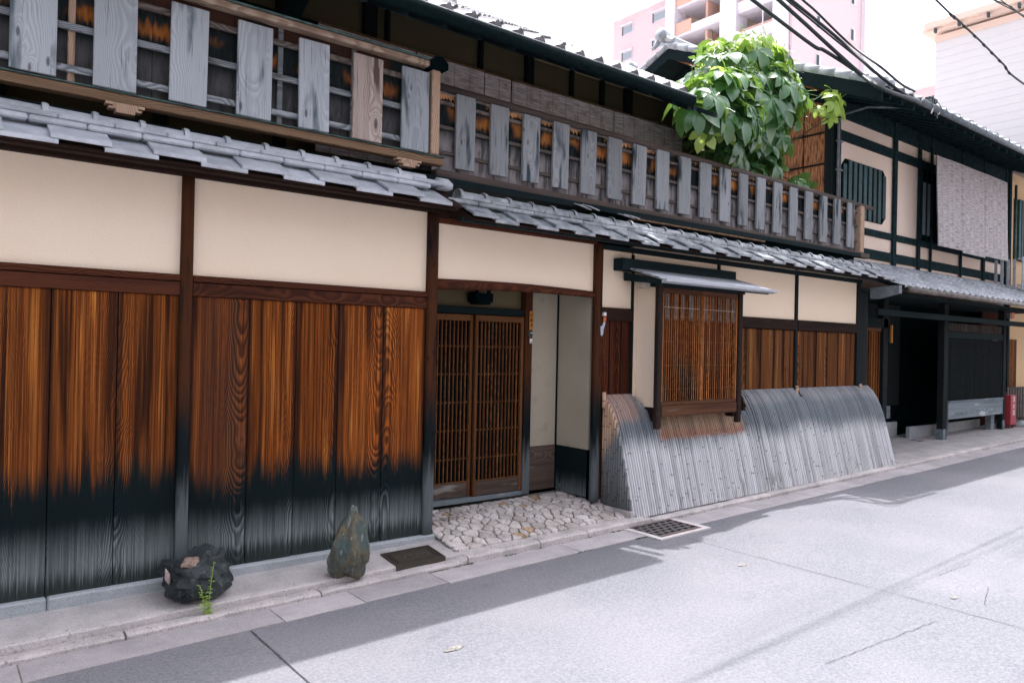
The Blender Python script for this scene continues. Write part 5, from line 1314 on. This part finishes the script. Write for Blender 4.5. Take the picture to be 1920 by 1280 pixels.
cable([(0.731, 3.073, 11.707), (6.77, 0.803, 6.683), (7.978, 0.349, 5.918), (8.417, 0.184, 5.64), (8.88, 0.019, 5.351), (8.998, -0.23, 5.059), (8.972, -0.506, 4.819), (9.816, -0.54, 4.834)], 0.0235, 'second lowest thick black cable of the bundle at the gable corner')
cable([(0.583, 3.068, 11.274), (6.833, 0.768, 6.625), (8.083, 0.308, 5.935), (8.757, 0.06, 5.563), (9.034, -0.14, 5.311), (8.968, -0.506, 4.933), (9.476, -0.528, 4.862), (9.8, -0.54, 4.864)], 0.0123, 'thinnest cable in the middle of the black bundle')
cable([(0.615, 3.06, 11.229), (6.885, 0.748, 6.625), (8.139, 0.285, 5.944), (8.524, 0.143, 5.735), (8.912, 0.005, 5.521), (8.898, -0.41, 5.038), (9.477, -0.528, 4.849), (9.832, -0.54, 4.817)], 0.0190, 'second highest black cable of the bundle at the gable corner')
cable([(0.877, 2.929, 11.489), (7.06, 0.676, 6.69), (8.296, 0.225, 5.97), (8.521, 0.143, 5.839), (8.99, -0.022, 5.533), (8.842, -0.5, 5.063), (9.342, -0.522, 4.964), (9.672, -0.536, 4.944)], 0.0146, 'highest black cable of the bundle, ending on the eave')
cable([(-6, -1.6, 7.4), (3, -1.6, 5.7), (7.616, -1.6, 5.122), (8.11, -1.6, 5.072), (8.791, -1.6, 5.0), (9.393, -1.6, 4.922), (10.141, -1.6, 4.843), (14, -1.7, 4.75), (26, -2, 6.0)], .0075, 'lone spiral-tied black cable crossing in front of the white building', twist=True)
cable([(-2, -1.6, 5.4), (9.205, -1.6, 5.604), (9.597, -1.6, 5.626), (10.099, -1.6, 5.649), (22, -1.8, 6.8)], .006, 'thin bluish cable at the top right corner')
ck = thing('cable_clamp', (10.3, -.42, 5.0), 'knot of pale wires and clips where the cables meet the eave', 'cable clamp')
m = MB()
for i in range(12):
    a = Vector((10.30 + rnd.uniform(-.12, .2), -.46 + rnd.uniform(-.05, .05), 5.0 + rnd.uniform(-.05, .05)))
    b = a + Vector((rnd.uniform(-.06, .15), rnd.uniform(-.04, .02), rnd.uniform(-.22, .02))); m.tube([tuple(a), tuple((a + b) / 2 + Vector((rnd.uniform(-.06, .06), 0, .02))), tuple(b)], .006, 5)
part('loose_wires', m, 'gutter_grey', ck, (10.3, -.42, 5.0))
part('pale_wire', MB().tube([(10.30, -.50, 4.93), (10.28, -.50, 4.86), (10.24, -.50, 4.80)], .009, 6).tube([(10.46, -.50, 4.95), (10.52, -.50, 4.89), (10.46, -.50, 4.83)], .008, 6), 'white', ck, (10.3, -.5, 4.9))
part('connector', MB().cbox(10.22, 10.46, -.49, -.42, 4.97, 5.03, .01), 'cable', ck, (10.3, -.45, 5.0))

# ------------------------------------------------------------------ apartment block and white building far behind
S12 = 1.2
def AP(y, z): return ((y + 4.8) * S12 - 4.8, (z - 1.686) * S12 + 1.686)
AX = 60.0
apt = thing('apartment_block', (66, 40, 0), 'tall pale pink apartment block with balconies far behind the roofs', 'building')
yL, zT = AP(44.5, 31.75); yA, _ = AP(37.4, 0); yB_, _ = AP(36.4, 0); yC, _ = AP(31.8, 0); yD, _ = AP(30.3, 0); yE, _ = AP(27.1, 0); yF, _ = AP(26.0, 0)
bx('end_wall', AX, AX + 14, yA, yL, 0, zT, 'apt_pink', apt, c=0)
bx('roof_rim', AX - .25, AX + 14, yA, yL + .2, zT, zT + .7, 'apt_white', apt, c=0)
for a, b in ((yB_, yA), (yD, yC), (yF, yE)): bx('pillar', AX - 1.2, AX + .6, a, b, 0, 44, 'apt_white', apt, c=0)
bx('recess_wall', AX + 2.6, AX + 3.0, yF, yB_, 0, 44, 'apt_cream', apt, c=0)
bx('side_wall', AX - .6, AX + 13.4, yF - .3, yF - .05, 0, 44, 'apt_pink', apt, c=0)
bx('side_pillar', AX + 11.4, AX + 13.4, yF - .7, yF - .31, 0, 44, 'apt_white', apt, c=0)
bx('inner_mass', AX + 3.1, AX + 13.0, yF, yA, 0, 44, 'apt_cream', apt, c=0)
P12 = 2.4 * S12
for k_ in range(13):
    z = AP(0, 27.9)[1] - (k_ - 4) * P12
    if z < 1: continue
    for a, b in ((yC + .02, yB_ - .02), (yE + .02, yD - .02)):
        bx('balcony_slab', AX - .9, AX + 2.58, a, b, z - .25, z, 'apt_white', apt, c=0)
        bx('balcony_beam', AX - 1.0, AX - .6, a, b, z + .0, z + .75, 'apt_white', apt, c=0) if a < yD else None
        if a >= yD:
            bx('balcony_parapet', AX - 1.0, AX - .8, b - 1.9, b - .02, z, z + 1.15, 'apt_orange', apt, c=0)
            bx('balcony_beam', AX - 1.0, AX - .5, a, b - 1.95, z - .1, z + .55, 'apt_white', apt, c=0)
            bx('partition', AX - .4, AX + 2.5, a + 2.0, a + 2.25, z, z + 2.5, 'apt_orange', apt, c=0)
        else: bx('balcony_parapet', AX - .62, AX - .5, a + .02, b - .02, z + .76, z + 1.15, 'apt_orange', apt, c=0)
        bx('balcony_door', AX + 2.5, AX + 2.58, (a + b) / 2 - .4, (a + b) / 2 + .9, z + .02, z + 2.1, 'apt_dark', apt, c=0)
        bx('downpipe', AX - 1.1, AX - 1.0, a + 1.0, a + 1.08, z, z + P12 - .3, 'apt_white', apt, c=0) if a < yD else None
    for (ya, yb2) in ((42.0, 43.25), (38.1, 39.6)):
        a = AP(ya, 0)[0]; b = AP(yb2, 0)[0]; zz = AP(0, 30.2)[1] - (k_ - 2) * P12 + .0 + (-.0)
        if zz < 2 or zz > zT - 1.2: continue
        f = bx('window', AX - .06, AX + .02, a, b, zz - .0, zz + .95, 'winframe', apt, c=0)
        bx('window_pane', AX - .09, AX - .065, a + .1, b - .1, zz + .1, zz + .85, 'glass', f, c=0)
        bx('window_hood', AX - .35, AX - .062, a - .1, b + .1, zz + .97, zz + 1.07, 'apt_white', f, c=0)
        bx('reveal', AX - .10, AX - .064, b - .12, b + .04, zz - .02, zz + .96, 'apt_dark', f, c=0)
for k_, (x, z) in enumerate(((AX + 9.3, 35), (AX + 9.3, 31.5), (AX + 3.2, 31.0), (AX + 9.3, 28), (AX + 3.2, 27.5))):
    f = bx('small_window', x, x + 1.0, yF - .36, yF - .30, z, z + 1.2, 'winframe', apt, c=0); bx('window_pane', x + .12, x + .55, yF - .39, yF - .365, z + .1, z + 1.1, 'apt_dark', f, c=0)
wb = thing('white_building', (25, 2.5, 0), 'white clapboard-sided building with peach eave trim at the upper right', 'building')
bx('wall', 22, 30, .95, 4.35, .3, 10.45, 'siding', wb, c=0)
for i in range(47):
    z = .6 + i * .21
    bx('siding_board', 21.975, 21.998, .95, 4.35, z, z + .206, 'siding', wb, c=0)
bx('eave_trim', 21.7, 30.3, .8, 4.6, 10.55, 10.66, 'trim', wb); bx('eave_gutter', 21.55, 21.69, .8, 4.5, 10.60, 10.78, 'trim', wb, c=.02); bx('trim_band', 21.95, 21.999, .95, 4.36, 10.30, 10.48, 'trim', wb, c=.0)
for y in (1.5, 2.2, 2.9, 3.6, 4.2): bx('gutter_bracket', 21.6, 21.7, y, y + .05, 10.46, 10.58, 'apt_dark', wb, c=.0)
ps = thing('pink_outbuilding', (42, 12, 0), 'small pale pink rooftop just left of the white building', 'building')
bx('wall', 40, 46, 9.5, 13.6, .3, 15.2, 'apt_pink', ps, c=0); f = bx('window', 39.94, 39.99, 11.9, 12.6, 13.6, 14.6, 'winframe', ps, c=0); bx('window_pane', 39.9, 39.935, 12.0, 12.5, 13.7, 14.5, 'glass', f, c=0)
bx('roof', 39.7, 46.3, 9.3, 13.8, 15.2, 15.5, 'apt_white', ps, c=0)

# ------------------------------------------------------------------ houses across the street (they light the facade)
bx_m = {}
OG = 'houses across the street'
for i, (xa, xb_, hgt, mt, lab) in enumerate(((-9, -2.6, 5.6, 'plaster', 'two-storey cream house across the street, behind the viewer on the left'), (-2.5, 3.9, 6.2, 'siding', 'white house across the street, directly behind the viewer'), (4.0, 10.4, 5.4, 'plaster_pink', 'pinkish house across the street, opposite the bamboo screen'), (10.5, 17.5, 5.8, 'plaster', 'cream house across the street, opposite the dark townhouse'))):
    o = thing('opposite_house', ((xa + xb_) / 2, -8.6, .1), lab, 'house', OG)
    bx('wall', xa, xb_, -13.5, -8.6, 0, hgt, mt, o, c=0)
    part('roof', MB().prism([(-8.0, hgt - .15), (-8.0, hgt - .03), (-11, hgt + 1.25), (-14, hgt - .03), (-14, hgt - .15)], 'x', xa - .02, xb_ + .02), 'tile_dark', o, (xa, -11, hgt))
    bx('door', xa + .7, xa + 1.7, -8.598, -8.55, .12, 2.1, 'doorwood', o)
    for (u, z0_) in ((.45, .9), (.75, .9), (.2, 3.3), (.5, 3.3), (.8, 3.3)):
        xw = xa + (xb_ - xa) * u; f = bx('window', xw - .6, xw + .6, -8.598, -8.55, z0_, z0_ + 1.1, 'winframe', o); bx('window_pane', xw - .52, xw + .52, -8.546, -8.54, z0_ + .08, z0_ + 1.02, 'glass', f, c=0)
